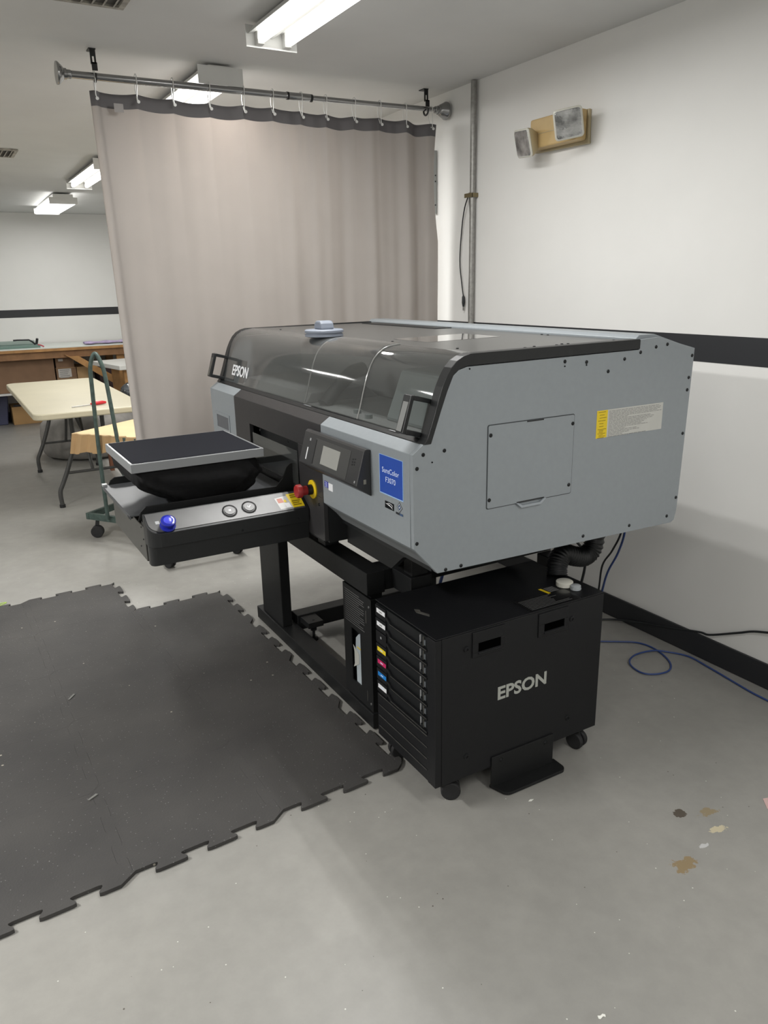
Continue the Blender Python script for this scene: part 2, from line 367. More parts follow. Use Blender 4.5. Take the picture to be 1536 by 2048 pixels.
RX = [.745, .912, 1.067, 1.229, 1.388, 1.529, 1.673, 1.801, 1.956, 2.099, 2.247, 2.403]
def curtain():
    x0, x1 = .722, 2.440
    nx, nz = 340, 96
    ztop, zbot = 2.281, .46
    mb = MB(); V = []
    def fold(x, t):
        # broad pleats, deeper near the right, relaxing downward
        s = (x-x0)/(x1-x0)
        a = .0022+.019*min(1, max(0, (s-.40)*1.9))
        w = .8*math.sin(2*PI*s*8.3+1.3*math.sin(2*PI*s*2.1)+.5*t) + .35*math.sin(2*PI*s*15.7+.8+1.4*t) + .12*math.sin(2*PI*s*27+2+t*3)
        big = .016*math.sin(2*PI*s*2.4+.4+t*.7)
        return a*w*(.75+.5*t)*(1.0-.15*t)+big*t + .006*math.sin(9*t+12*s)*t
    for j in range(nz+1):
        t = j/nz; row = []
        for i in range(nx+1):
            x = x0+(x1-x0)*i/nx
            d = 9
            for k in range(len(RX)-1):
                if RX[k] <= x <= RX[k+1]:
                    u = (x-RX[k])/(RX[k+1]-RX[k]); d = math.sin(PI*u)
            if d == 9: d = 0
            sag = -.007*d*(1-t)**4
            lean = .030*t*(1-(x-x0)/(x1-x0)) + .012*math.sin(t*PI)*((x-x0)/(x1-x0)) 
            if i > nx-12: lean += -(.022*math.sin(min(1, t*3.2)*PI))*(i-nx+12)/12
            yy = YC - fold(x, t) + .007*math.sin(PI*d/2)*(1-t)**3
            if i < 8: yy -= .012*math.sin(PI*i/8)
            z = ztop + sag + (zbot-ztop)*t + .004*math.sin(i*.05)
            row.append(mb.v((x+lean, yy, z)))
        V.append(row)
    for j in range(nz):
        mb.mi = 1 if j < 3 else 0
        for i in range(nx): mb.face([V[j][i], V[j+1][i], V[j+1][i+1], V[j][i+1]])
    cm = mat('curtain_cloth', (0.48, 0.450, 0.427), 0.6, 0.0, 0.03, 7, 0.25, 0.35, detail=6)
    nt = cm.node_tree; N = nt.nodes; pb = N['Principled BSDF']; out = N['Material Output']
    tl_ = N.new('ShaderNodeBsdfTranslucent'); tl_.inputs[0].default_value = (.62, .57, .53, 1)
    mx = N.new('ShaderNodeMixShader'); mx.inputs[0].default_value = .33
    nt.links.new(pb.outputs[0], mx.inputs[1]); nt.links.new(tl_.outputs[0], mx.inputs[2]); nt.links.new(mx.outputs[0], out.inputs['Surface'])
    hm = mat('curtain_header', (0.115, 0.108, 0.112), 0.65, 0.0, 0.03)
    o = mb.build('curtain', [cm, hm], norm=False, smooth='all', label='large light grey shower curtain with dark header band hanging behind the printer', cat='curtain')
    md = o.modifiers.new('thick', 'SOLIDIFY'); md.thickness = .0012
    return o
CUR = curtain()
MB().box(.808, .846, YC-.034, YC-.033, 2.203, 2.236).build('care_tag', mat('care_tag', (.33, .31, .30), .6), CUR)
for k, x in enumerate(RX):
    dz = -.005 + .001*(k % 3)
    r = .0185; pts = []
    for i in range(15):
        t = math.radians(-20+220*i/14); pts.append((x+.004, YC+r*math.cos(t)*.95, ZR+.008+r*math.sin(t)))
    pts = [(x, YC-.012, 2.262+dz), (x+.003, YC+.016, ZR-.035)] + pts + [(x+.002, YC-.022, ZR-.02), (x-.004, YC-.028, 2.275+dz), (x, YC-.026, 2.258+dz)]
    e = empty('curtain_ring', (x, YC, ZR), '%s of the twelve white curtain hooks on the rod, counted from the left' % ('first second third fourth fifth sixth seventh eighth ninth tenth eleventh twelfth'.split()[k]), 'curtain ring', 'white curtain rings')
    MB().tube(bez(pts, 3), .0021, 6).build('wire_loop', WIRE, e, smooth=True)
    MB().lathe([(.0065, 0), (.0065, .004)], (x, YC-.034, 2.254+dz), 'y', 12).build('bead', WIRE, e)

# ------------------------------------------------------------------ right wall things
STEEL = mat('galvanised', (0.30, 0.295, 0.28), 0.45, 0.6, 0.15, 60)
e = empty('conduit_pipe', (XW-.022, 3.40, 0), 'galvanised metal conduit pipe running up the right wall to the ceiling', 'conduit')
MB().cyl((XW-.022, 3.40, .0), (XW-.022, 3.40, 2.436), .0145, 16).build('pipe', STEEL, e, smooth=True)
mb = MB(); mb.box(XW-.04, XW-.0005, 3.38, 3.385, 1.905, 1.925); mb.box(XW-.041, XW-.036, 3.38, 3.445, 1.905, 1.925); mb.box(XW-.004, XW-.0005, 3.42, 3.45, 1.900, 1.930)
mb.build('pipe_strap', mat('brass_clip', (.22, .18, .10), .4, .6), e)
CAB = mat('cable_black', (0.012, 0.014, 0.016), 0.5)
e = empty('hanging_cable', (XW-.03, 3.45, 1.93), 'thin black cable hanging in a loop from the conduit on the white wall', 'cable')
MB().tube(bez([(XW-.025, 3.425, 1.925), (XW-.02, 3.47, 1.86), (XW-.012, 3.505, 1.76), (XW-.012, 3.520, 1.60), (XW-.012, 3.500, 1.48), (XW-.014, 3.483, 1.42)], 8), .0032, 8).build('cord', CAB, e, smooth=True)
MB().tube([(XW-.014, 3.483, 1.425), (XW-.014, 3.482, 1.415), (XW-.014, 3.481, 1.385), (XW-.014, 3.481, 1.365)], [.003, .008, .009, .005], 10).build('plug', CAB, e, smooth=True)
MB().cyl((XW-.014, 3.481, 1.366), (XW-.014, 3.481, 1.345), .0045, 8).build('plug_tip', STEEL, e)
MB().tube(bez([(XW-.02, 3.43, 1.93), (XW-.012, 3.428, 1.75), (XW-.012, 3.432, 1.55), (XW-.010, 3.438, 1.35), (XW-.010, 3.43, 1.1), (XW-.010, 3.43, .8)], 8), .0035, 8).build('riser_cord', CAB, e, smooth=True)
e = empty('wall_rail', (XW, 3.77, 1.86), 'short vertical grey metal rail on the wall beside the curtain edge', 'rail')
B(XW-.024, XW-.0005, 3.755, 3.775, 1.857, 2.175).build('rail_body', mat('rail_grey', (.42, .43, .42), .45, .2), e, bevel=.002)
for zz in (2.05, 2.02, 1.90): MB().lathe([(.004, 0), (.004, -.002)], (XW-.012, 3.755, zz), 'y', 10).build('slot_hole', BRK, e)

# emergency light
CREAM = mat('aged_cream', (0.52, 0.37, 0.17), 0.45, 0.0, 0.06, 12); CREAM2 = mat('aged_cream_pale', (0.45, 0.38, 0.24), 0.45)
LENS = mat('lamp_lens', (0.55, 0.56, 0.57), 0.12, 0.95, 0.5, 22, 0.8)
e = empty('emergency_light', (XW, 2.77, 2.10), 'cream twin-head emergency light mounted high on the right wall', 'emergency light')
MB().prism([(2.60, 2.038), (2.605, 2.172), (2.945, 2.178), (2.938, 2.045)], 'x', XW-.016, XW-.0005).build('back_plate', CREAM2, e, bevel=.004)
MB().rbox(XW-.075, XW-.0165, 2.612, 2.905, 2.052, 2.172, .01, 'x').build('body', CREAM, e, bevel=.006)
B(XW-.0765, XW-.075, 2.62, 2.89, 2.108, 2.110).build('body_ridge', CREAM2, e)
def head(c, n, roll, nm):
    n = Vector(n).normalized(); u = Vector((0, 0, 1)); r = u.cross(n).normalized(); u = n.cross(r)
    ca, sa = math.cos(roll), math.sin(roll); r, u = ca*r+sa*u, -sa*r+ca*u
    M = Matrix((r, u, n)).transposed().to_4x4(); M.translation = Vector(c)
    h = MB(); h.M = M
    def ring(s, z): return [(x, y, z) for x, y in rrect(-s, s, -s, s, s*.25, 4)]
    h.rings([ring(.018, -.060), ring(.035, -.052), ring(.054, -.018), ring(.058, -.004), ring(.058, .0)])
    hd = h.build('lamp_head', CREAM2, e, smooth=True)
    q = MB(); q.M = M; q.rings([ring(.058, .0005), ring(.0585, .004), ring(.054, .008)]); q.build('lens_rim', mat('rim_clear', (.55, .54, .48), .2), hd, smooth=True)
    q = MB(); q.M = M; q.rings([ring(.052, .0082), ring(.050, .010)]); q.build('lens', LENS, hd)
    q = MB(); q.tube([Vector(c)-n*.058, Vector(c)-n*.07, (XW-.076, c[1]+(.02 if c[1] < 2.8 else -.02), c[2]-.01)], .012, 10); q.build('swivel', CREAM2, hd, smooth=True)
head((XW-.135, 2.595, 2.105), (-.62, -.72, -.28), math.radians(9), 'a')
head((XW-.120, 2.890, 2.075), (-.93, .12, -.26), math.radians(-4), 'b')

# ------------------------------------------------------------------ rubber mat tiles
def rubber_mat():
    M = bpy.data.materials.new('speckled_rubber'); M.use_nodes = True
    nt = M.node_tree; N = nt.nodes; L = nt.links; b = N['Principled BSDF']; b.inputs['Roughness'].default_value = .62
    b.inputs['Specular IOR Level'].default_value = .35
    tc = N.new('ShaderNodeNewGeometry')
    n = N.new('ShaderNodeTexNoise'); n.inputs['Scale'].default_value = 2.2; n.inputs['Detail'].default_value = 6; n.inputs['Roughness'].default_value = .6
    L.new(tc.outputs['Position'], n.inputs['Vector'])
    r = N.new('ShaderNodeValToRGB'); r.color_ramp.elements[0].position = .32; r.color_ramp.elements[1].position = .72
    r.color_ramp.elements[0].color = (.040, .0385, .038, 1); r.color_ramp.elements[1].color = (.062, .059, .056, 1)
    L.new(n.outputs['Fac'], r.inputs['Fac'])
    v = N.new('ShaderNodeTexVoronoi'); v.inputs['Scale'].default_value = 110; L.new(tc.outputs['Position'], v.inputs['Vector'])
    lt = N.new('ShaderNodeMath'); lt.operation = 'LESS_THAN'; lt.inputs[1].default_value = .16; L.new(v.outputs['Distance'], lt.inputs[0])
    sp = N.new('ShaderNodeSeparateColor'); L.new(v.outputs['Color'], sp.inputs[0])
    gt = N.new('ShaderNodeMath'); gt.operation = 'GREATER_THAN'; gt.inputs[1].default_value = .80; L.new(sp.outputs[0], gt.inputs[0])
    mu = N.new('ShaderNodeMath'); mu.operation = 'MULTIPLY'; L.new(lt.outputs[0], mu.inputs[0]); L.new(gt.outputs[0], mu.inputs[1])
    m = N.new('ShaderNodeMix'); m.data_type = 'RGBA'; L.new(mu.outputs[0], m.inputs[0]); L.new(r.outputs['Color'], m.inputs[6]); m.inputs[7].default_value = (.16, .16, .155, 1)
    v2 = N.new('ShaderNodeTexVoronoi'); v2.inputs['Scale'].default_value = 9; L.new(tc.outputs['Position'], v2.inputs['Vector'])
    lt2 = N.new('ShaderNodeMath'); lt2.operation = 'LESS_THAN'; lt2.inputs[1].default_value = .035; L.new(v2.outputs['Distance'], lt2.inputs[0])
    m2 = N.new('ShaderNodeMix'); m2.data_type = 'RGBA'; L.new(lt2.outputs[0], m2.inputs[0]); L.new(m.outputs[2], m2.inputs[6]); m2.inputs[7].default_value = (.32, .30, .25, 1)
    L.new(m2.outputs[2], b.inputs['Base Color'])
    bp = N.new('ShaderNodeBump'); bp.inputs['Strength'].default_value = .25; bp.inputs['Distance'].default_value = .003
    n3 = N.new('ShaderNodeTexNoise'); n3.inputs['Scale'].default_value = 160; L.new(tc.outputs['Position'], n3.inputs['Vector'])
    L.new(n3.outputs['Fac'], bp.inputs['Height']); L.new(bp.outputs['Normal'], b.inputs['Normal'])
    return M
RM = rubber_mat()
O2 = Vector((1.088, 1.83)); EX = Vector((-.435, -.024)); EY = Vector((-.0065, .435))
# simple mushroom-shaped wave: three heads out, three in
def wv():
    pts = [(0.0, 0.0)]
    p = 1/3
    for i in range(3):
        a = i*p
        pts += [(a+.05, -1.0) if i == 0 else None]
        pts += [(a+.155, -1.0), (a+.176, -.85), (a+.176, -.5), (a+.150, .5), (a+.150, .85), (a+.171, 1.0)]
        if i < 2: pts += [(a+p-.022, 1.0), (a+p-.001, .85), (a+p-.001, .5), (a+p-.027, -.5), (a+p-.027, -.85), (a+p-.006, -1.0)]
        else: pts += [(a+p-.05, 1.0)]
    pts = [q for q in pts if q] + [(1.0, 0.0)]
    return pts
W = wv(); DEP = .0150
def edge(p, q, nrm):
    return [p+(q-p)*s+nrm*(o*DEP) for s, o in W]
cols = ['right', 'middle', 'left']; rows = ['nearest', 'second nearest', 'middle', 'second farthest', 'farthest']
for k in range(3):
    for j in range(5):
        if k == 0 and j == 4: continue
        c00 = O2+EX*k+EY*j; c10 = O2+EX*(k+1)+EY*j; c11 = O2+EX*(k+1)+EY*(j+1); c01 = O2+EX*k+EY*(j+1)
        ny = EY.normalized(); nx_ = EX.normalized()
        pts = edge(c00, c10, ny)[:-1] + edge(c10, c11, nx_)[:-1] + edge(c01, c11, ny)[::-1][:-1] + edge(c00, c01, nx_)[::-1][:-1]
        cc = (c00+c11)/2
        pts = [cc+(p-cc)*.9988 for p in pts]
        mb = MB(); mb.prism([(p.x, p.y) for p in pts], 'z', .0005, .0115)
        extra = {(0, 0): ' beside the ink cabinet', (0, 3): ' by the printer stand', (1, 4): ' with the notched corner beside it', (2, 0): ' at the left edge of the photo'}.get((k, j), '')
        mb.build('mat_tile', RM, label='black rubber puzzle mat tile, %s row, %s column%s' % (rows[j], cols[k], extra), cat='mat tile', group='interlocking rubber floor tiles')

# ------------------------------------------------------------------ printer stand
e = empty('printer_stand', (1.5, 2.575, 0), 'black steel stand frame under the grey garment printer', 'stand')
B(1.113, 1.192, 2.058, 3.172, .004, .062).build('foot_rail', BLKM, e, bevel=.003)
for y0, y1 in ((2.07, 2.26), (2.88, 3.11)): B(1.122, 1.167, y0, y1, .0622, .5118).build('leg', BLKM, e, bevel=.003)
B(1.098, 1.168, 2.052, 3.12, .512, .592).build('front_beam', BLKM, e, bevel=.003)
for yy in (2.06, 2.84): B(1.1685, 1.90, yy, yy+.08, .515, .590).build('side_beam', BLKM, e, bevel=.003)
for yy in (2.06, 2.84): B(1.835, 1.90, yy-.085 if yy < 2.5 else yy, yy+.005 if yy < 2.5 else yy+.09, .0, .5145).build('leg', BLKM, e, bevel=.003)
B(1.835, 1.90, 2.0, 2.95, .5905, .64).build('rear_beam', BLKM, e, bevel=.003)
for yy in (2.07, 2.88): B(1.1925, 1.8345, yy, yy+.07, .030, .100).build('lower_beam', BLKM, e, bevel=.003)
B(1.20, 1.28, 1.94, 2.059, .52, .59).build('outrigger', BLKM, e, bevel=.002)
B(1.21, 1.27, 1.95, 2.0, .5905, .7000).build('support_block', BLKM, e, bevel=.002)
for yy in (2.82,):
    MB().lathe([(.020, 0), (.020, .006), (.006, .010), (.006, .045), (.014, .046), (.014, .056), (.006, .058), (.006, .095)], (1.24, yy, .001), 'z', 16).build('levelling_foot', BLKM, e, smooth=True)
    B(1.205, 1.275, yy-.03, yy+.0595, .070, .0949).build('foot_bracket', BLKM, e)
# waste ink cover on the right leg (with the window)
XC0, XC1 = 1.100, 1.121
Y0, Y1, Z0, Z1 = 2.030, 2.232, .090, .505
wy0, wy1, wz0, wz1 = 2.112, 2.178, .150, .352
cv = MB()
for q in ((Y0, Y1, Z0, wz0), (Y0, Y1, wz1, Z1), (Y0, wy0, wz0, wz1), (wy1, Y1, wz0, wz1)): cv.box(XC0, XC0+.004, *q)
cv.box(XC0+.004, XC1, Y0, Y0+.004, Z0, Z1); cv.box(XC0+.004, XC1, Y1-.004, Y1, Z0, Z1)
cvo = cv.build('bottle_cover', BLKM, e)
for zz in (.475, .115): MB().lathe([(.0045, 0), (.0035, -.002)], (XC0, 2.045, zz), 'x', 12).build('screw', mat('screw_steel', (.2, .2, .2), .4, .6), cvo)
ln = MB()
for i in range(15):
    z = .488-i*.0082; y1 = 2.220; y0 = 2.078+(.0 if i % 4 else .03)+random.random()*.012
    ln.box(XC0-.0005, XC0, y0, y1-.006, z-.0028, z)
    ln.box(XC0-.0005, XC0, y1-.003, y1, z-.0028, z+.0008)
ln.build('warning_print', mat('print_dim', (.10, .10, .10), .6), cvo)
B(XC0-.0006, XC0, 2.064, 2.068, .41, .455).build('slot', EDGE, cvo); B(XC0-.0006, XC0, 2.068, 2.071, .115, .155).build('slot', EDGE, cvo)

# waste ink bottle behind the window
PL = mat('bottle_milky', (0.42, 0.47, 0.50), 0.35)
e = empty('waste_bottle', (1.112, 2.14, .146), 'translucent white waste ink bottle seen through the slot in the stand leg', 'bottle')
MB().prism([(2.106, .146), (2.160, .146), (2.160, .255), (2.163, .28), (2.160, .318), (2.140, .338), (2.106, .338)], 'x', 1.106, 1.120).build('body', PL, e, bevel=.004)
B(1.1052, 1.1060, 2.115, 2.148, .284, .288).build('level_mark', YEL, e)
MB().prism([(2.176, .285), (2.135, .262), (2.135, .225), (2.176, .198), (2.168, .215), (2.168, .262)], 'x', 1.1045, 1.1055).build('handle', mat('handle_milky', (.5, .5, .46), .4), e, bevel=.002)

# ------------------------------------------------------------------ garment printer
YR, YL = 1.600, 3.235
P = empty('garment_printer', (1.5, 2.42, .66), 'large grey and black garment printer with smoked curved hood and front loading platform', 'printer')
prof = [(1.000, .828), (1.074, .746), (1.988, .730), (2.003, .738), (2.011, .772), (2.026, 1.287), (1.860, 1.328), (1.782, 1.324), (1.782, 1.296), (1.165, 1.290), (1.138, 1.283), (1.121, 1.269), (1.103, 1.231), (1.084, 1.183), (1.054, 1.103), (1.030, 1.104), (.997, 1.081)]
sp_r = MB().prism(prof, 'y', YR, YR+.014).build('side_panel', SILVER, P, bevel=.0012)
MB().prism(prof, 'y', YL-.014, YL).build('side_panel', SILVER, P, bevel=.0012)
# front covers
fp = [(.9975, .830), (.9975, 1.081), (1.031, 1.104), (1.034, 1.100), (1.20, 1.100), (1.20, .76), (1.073, .748), (1.0, .828)]
MB().prism([(.9975, .829), (.9975, 1.081), (1.030, 1.103), (1.040, 1.098), (1.040, .79)], 'y', YR+.0145, 2.138).build('front_cover', SILVER, P, bevel=.0015)
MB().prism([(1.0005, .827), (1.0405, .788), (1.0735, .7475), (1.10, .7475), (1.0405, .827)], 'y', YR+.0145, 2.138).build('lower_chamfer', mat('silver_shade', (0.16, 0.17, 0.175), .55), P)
fl = MB().prism([(.9975, .70), (.9975, 1.081), (1.030, 1.103), (1.040, 1.098), (1.040, .70)], 'y', 2.935, YL-.0145).build('front_cover', SILVER, P, bevel=.0015)
# recessed grip on the left front cover
gr = MB(); gy0, gy1, gz0, gz1 = 3.020, 3.165, .926, .978
for q in ((gy0-.012, gy1+.012, gz0-.012, gz0), (gy0-.012, gy1+.012, gz1, gz1+.012), (gy0-.012, gy0, gz0, gz1), (gy1, gy1+.012, gz0, gz1)): gr.box(.9945, .9975, *q)
g1 = gr.build('grip_frame', SILVER, P, bevel=.001)
B(.9966, .9974, gy0, gy1, gz0, gz1).build('grip_recess', mat('recess_grey', (.10, .105, .115), .6), g1)
# black ledge under the hood
MB().prism([(1.031, 1.0985), (1.031, 1.1045), (1.042, 1.112), (1.060, 1.112), (1.060, 1.0985)], 'y', YR+.002, YL-.002).build('ledge', BLACK, P, bevel=.001)
for yy in (1.735, 2.30): B(1.040, 1.046, yy, yy+.055, 1.1122, 1.1128).build('ledge_tab', ALU, P)
# centre section: dark cover reaching down to the stand
slot = (2.32, 2.775, .842, .992)
cc = MB(); sy0, sy1, sz0, sz1 = slot
for q in ((2.1385, 2.9345, .697, sz0), (2.1385, 2.9345, sz1, 1.079), (2.1385, sy0, sz0, sz1), (sy1, 2.9345, sz0, sz1)): cc.box(.9965, 1.012, *q)
cc.prism([(.9965, 1.0795), (1.030, 1.103), (1.040, 1.098), (1.012, 1.0795)], 'y', 2.1385, 2.9345)
cco = cc.build('centre_cover', DARK, P, bevel=.001)
B(1.0125, 1.082, 2.1385, 2.150, .690, 1.08).build('column_side', BLACK, P); B(1.0125, 1.082, 2.922, 2.9345, .690, 1.08).build('column_side', BLACK, P)
MB().prism([(1.0, .690), (1.082, .684), (1.082, .690), (1.0, .697)], 'y', 2.155, 2.92).build('column_base', BLKM, P)
for y in (2.40, 2.80): B(1.104, 1.160, y-.03, y+.03, .5925, .6835).build('mounting_foot', BLKM, P, bevel=.002)
B(1.0825, 1.165, 2.30, 2.9345, .684, .7365).build('column_rear', BLKM, P)
B(1.04, 1.049, sy0-.01, sy1+.01, sz0-.01, sz1+.01).build('slot_back', BLACK, P)
B(.9935, .9960, 2.325, 2.74, .846, .965).build('slot_shield', HOODG, cco, bevel=.001)
for (y, z) in ((2.17, .815), (2.17, .955), (2.66, .985), (2.40, .985)): MB().lathe([(.005, 0), (.004, -.003)], (.9964, y, z), 'x', 10).build('screw', SCREWM, cco)
# belly
MB().prism([(2.1380, .752), (2.1380, .680), (1.855, .678), (1.785, .735), (1.74, .7475)], 'x', 1.078, 1.098).build('belly_flap', BLKM, P)
B(1.22, 1.90, 1.90, 3.10, .705, .7295).build('belly_pan', BLKM, P)
MB().prism([(1.0742, .7475), (1.20, .7460), (1.20, .7440), (1.0742, .7455)], 'y', YR+.016, 2.136).build('belly_lip', BLACK, P)
# inside floor and rear body
FLR = mat('inner_floor', (.20, .205, .20), .5)
B(1.065, 1.40, YR+.031, YL-.031, 1.0942, 1.0955).build('inner_floor', FLR, P)
B(1.062, 1.985, YR+.0145, YL-.0145, .7300+.020, 1.094).build('chassis', BLACK, P)
MB().prism([(1.7825, 1.095), (1.7825, 1.327), (1.795, 1.3365), (1.858, 1.3365), (2.025, 1.2875), (2.011, .80), (1.99, .80), (1.99, 1.095)], 'y', YR+.0145, YL-.002).build('rear_cover', SILVER, P, bevel=.0015)
# opaque lid deck
lid = B(1.20, 1.782, YR+.004, YL-.004, 1.3150, 1.3215).build('lid_deck', LIDM, P, bevel=.001)
B(1.1995, 1.2015, YR+.03, YL-.03, 1.306, 1.3149).build('lid_hinge_rail', BLACK, P)
MB().prism([(1.302, 2.197), (1.612, 2.240), (1.612, 2.03), (1.302, 1.994)], 'z', 1.3216, 1.3222).build('inspection_window', mat('window_gloss', (.16, .16, .155), .07, coat=.8, spec=.9), lid)
B(1.70, 1.778, 2.55, 3.15, 1.3216, 1.324).build('rear_slot', BLACK, lid)
for (x, y) in ((1.541, 1.665), (1.508, 1.65), (1.431, 1.655), (1.386, 1.64), (1.56, 1.66), (1.24, 1.75), (1.24, 2.10), (1.24, 2.75), (1.24, 3.0), (1.76, 2.0), (1.76, 1.97), (1.5, 3.2), (1.3, 3.2), (1.74, 1.66)):
    MB().lathe([(.0045, 0), (.0035, .002)], (x, y, 1.3217), 'z', 10).build('screw', SCREWM, lid)
# hood
HP = [(1.048, 1.113), (1.060, 1.149), (1.071, 1.189), (1.080, 1.219), (1.088, 1.243), (1.097, 1.264), (1.109, 1.284), (1.125, 1.301), (1.143, 1.312), (1.165, 1.319), (1.2, 1.3225)]
def hoodsec(y0, y1, off, name='hood_panel'):
    out = []
    P2 = [Vector(p) for p in HP]
    for i, p in enumerate(P2):
        t = (P2[min(i+1, len(P2)-1)]-P2[max(i-1, 0)]).normalized(); n = Vector((-t.y, t.x))
        out.append((p+n*off, p+n*(off-.003)))
    o = [a for a, b in out]; q = [b for a, b in out][::-1]
    mb = MB(); pts = o+q
    A = [mb.v((p.x, y0, p.y)) for p in pts]; C = [mb.v((p.x, y1, p.y)) for p in pts]; n = len(o); N2 = len(pts)
    for i in range(N2): mb.face([A[i], C[i], C[(i+1) % N2], A[(i+1) % N2]])
    for i in range(n-1):
        mb.face([A[i], A[i+1], A[N2-2-i], A[N2-1-i]]); mb.face([C[i], C[N2-1-i], C[N2-2-i], C[i+1]])
    return mb.build(name, HOODG, P, smooth=True)
h1 = hoodsec(YR+.03, 1.985, .0); h2 = hoodsec(1.988, 2.362, .005); h3 = hoodsec(2.365, YL-.03, .0)
for yy in (1.9862, 2.3632):
    mb = MB()
    mb.tube([(x-.001, yy, z+.001) for x, z in HP], .0022, 8); mb.build('hood_seam', mat('seam_clear', (.25, .25, .24), .15), P, smooth=True)
def rim(y0, y1):
    outer = [(1.030, 1.1045), (1.042, 1.119), (1.060, 1.168), (1.078, 1.222), (1.087, 1.246), (1.099, 1.270), (1.113, 1.291), (1.130, 1.307), (1.150, 1.317), (1.172, 1.3225), (1.778, 1.3265)]
    inner = [(1.782, 1.3245), (1.782, 1.2985), (1.165, 1.2925), (1.138, 1.2855), (1.1195, 1.271), (1.101, 1.232), (1.082, 1.184), (1.0525, 1.1045)]
    n = len(outer)
    return MB().prism(outer+inner, 'y', y0, y1).build('hood_rim', BLACK, P, bevel=.001)
rr = rim(YR-.004, YR+.0292); rim(YL-.0292, YL+.004)
# handles on the hood front
def handle(yc, s):
    o = MB()
    a0, a1 = (.998, 1.138), (1.024, 1.222)           # front bar, bottom/top
    b0, b1 = (1.050, 1.124), (1.078, 1.208)          # at the hood
    th = .010
    y0, y1 = yc-.018, yc+.018
    def bar(p, q, r, t): o.prism([p, q, r, t], 'y', y0, y1)
    bar((a0[0]-.010, a0[1]-.006), (a0[0], a0[1]-.010), (a1[0]+.004, a1[1]+.004), (a1[0]-.008, a1[1]+.004))
    bar((a0[0], a0[1]-.010), (b0[0], b0[1]-.010), (b0[0]+.003, b0[1]+.002), (a0[0]+.003, a0[1]+.003))
    bar((a1[0], a1[1]-.009), (b1[0], b1[1]-.009), (b1[0], b1[1]+.003), (a1[0]+.002, a1[1]+.004))
    ob = o.build('handle', BLACK, P, bevel=.002)
    q = MB(); q.prism([(a0[0]-.0108, a0[1]-.001), (a0[0]-.0102, a0[1]-.001), (a1[0]-.0082, a1[1]), (a1[0]-.0088, a1[1])], 'y', y0+.006, y1-.006)
    q.build('grip_strip', mat('grip_grey', (.20, .205, .20), .35) if s < 0 else EDGE, ob)
    return ob
handle(1.650, -1); handle(3.214, 1)
hu = Vector((.030, 0, .106)).normalized()
def plate(ya, yb, za, zb, za2=None, zb2=None):
    q = MB(); za2 = za if za2 is None else za2; zb2 = zb if zb2 is None else zb2
    c = [q.v((hoodx(z)+.006+d, y, z)) for y, z in ((ya, za), (ya, zb), (yb, zb2), (yb, za2)) for d in (0, .003)]
    for f_ in ((0, 2, 4, 6), (1, 7, 5, 3), (0, 1, 3, 2), (2, 3, 5, 4), (4, 5, 7, 6), (6, 7, 1, 0)): q.face([c[i] for i in f_])
    return q
def hoodx(z): return 1.048+(z-1.113)*.289
plate(3.10, 3.20, 1.118, 1.208).build('handle_mount', BLACK, P)
plate(2.985, 3.0995, 1.178, 1.205).build('handle_mount', BLACK, P)
plate(2.985, 3.035, 1.118, 1.1775).build('handle_mount', BLACK, P)
plate(1.632, 1.652, 1.118, 1.208).build('handle_mount', BLACK, P)
MB().text('EPSON', (hoodx(1.143)-.002, 3.108, 1.143), (0, -1, 0), hu, .178, .022, .0008, .044).build('lettering', WHITE, h3)
# things under the hood
INR = mat('inner_grey', (.20, .23, .225), .5); IN2 = mat('inner_dark', (.16, .163, .16), .5)
B(1.42, 1.75, YR+.02, YL-.02, 1.0945, 1.29).build('inner_back', IN2, P)
MB().prism([(1.16, 1.0945), (1.22, 1.245), (1.38, 1.250), (1.40, 1.0945)], 'y', 1.70, 2.02).build('carriage_cover', INR, P, bevel=.012)
MB().prism([(1.10, 1.0956), (1.12, 1.13), (1.34, 1.14), (1.40, 1.0956)], 'y', 2.47, 3.10).build('guide_cover', IN2, P, bevel=.004)
MB().tube(bez([(1.31, 2.43, 1.205), (1.25, 2.414, 1.193), (1.19, 2.405, 1.145), (1.136, 2.397, 1.098)], 8), [.026]*25, 16).build('inner_duct', BLACK, P, smooth=True)
MB().lathe([(.012, 0), (.012, .012)], (1.075, 2.035, 1.122), 'z', 12).build('inner_knob', INR, P); MB().lathe([(.012, 0), (.012, .012)], (1.075, 1.965, 1.116), 'z', 12).build('inner_knob', INR, P)
# round dial on the lid
dl = MB().lathe([(.060, 0), (.067, .002), (.067, .009), (.063, .010), (.063, .013), (.068, .015), (.068, .022), (.064, .025), (.03, .026)], (1.190, 2.485, 1.3216), 'z', 48).build('vent_dial', DIALM, P, smooth=True)
MB().prism([(2.452, 1.347), (2.520, 1.347), (2.514, 1.366), (2.502, 1.376), (2.468, 1.376), (2.458, 1.367)], 'x', 1.166, 1.216).build('dial_grip', DIALM, dl, bevel=.006)

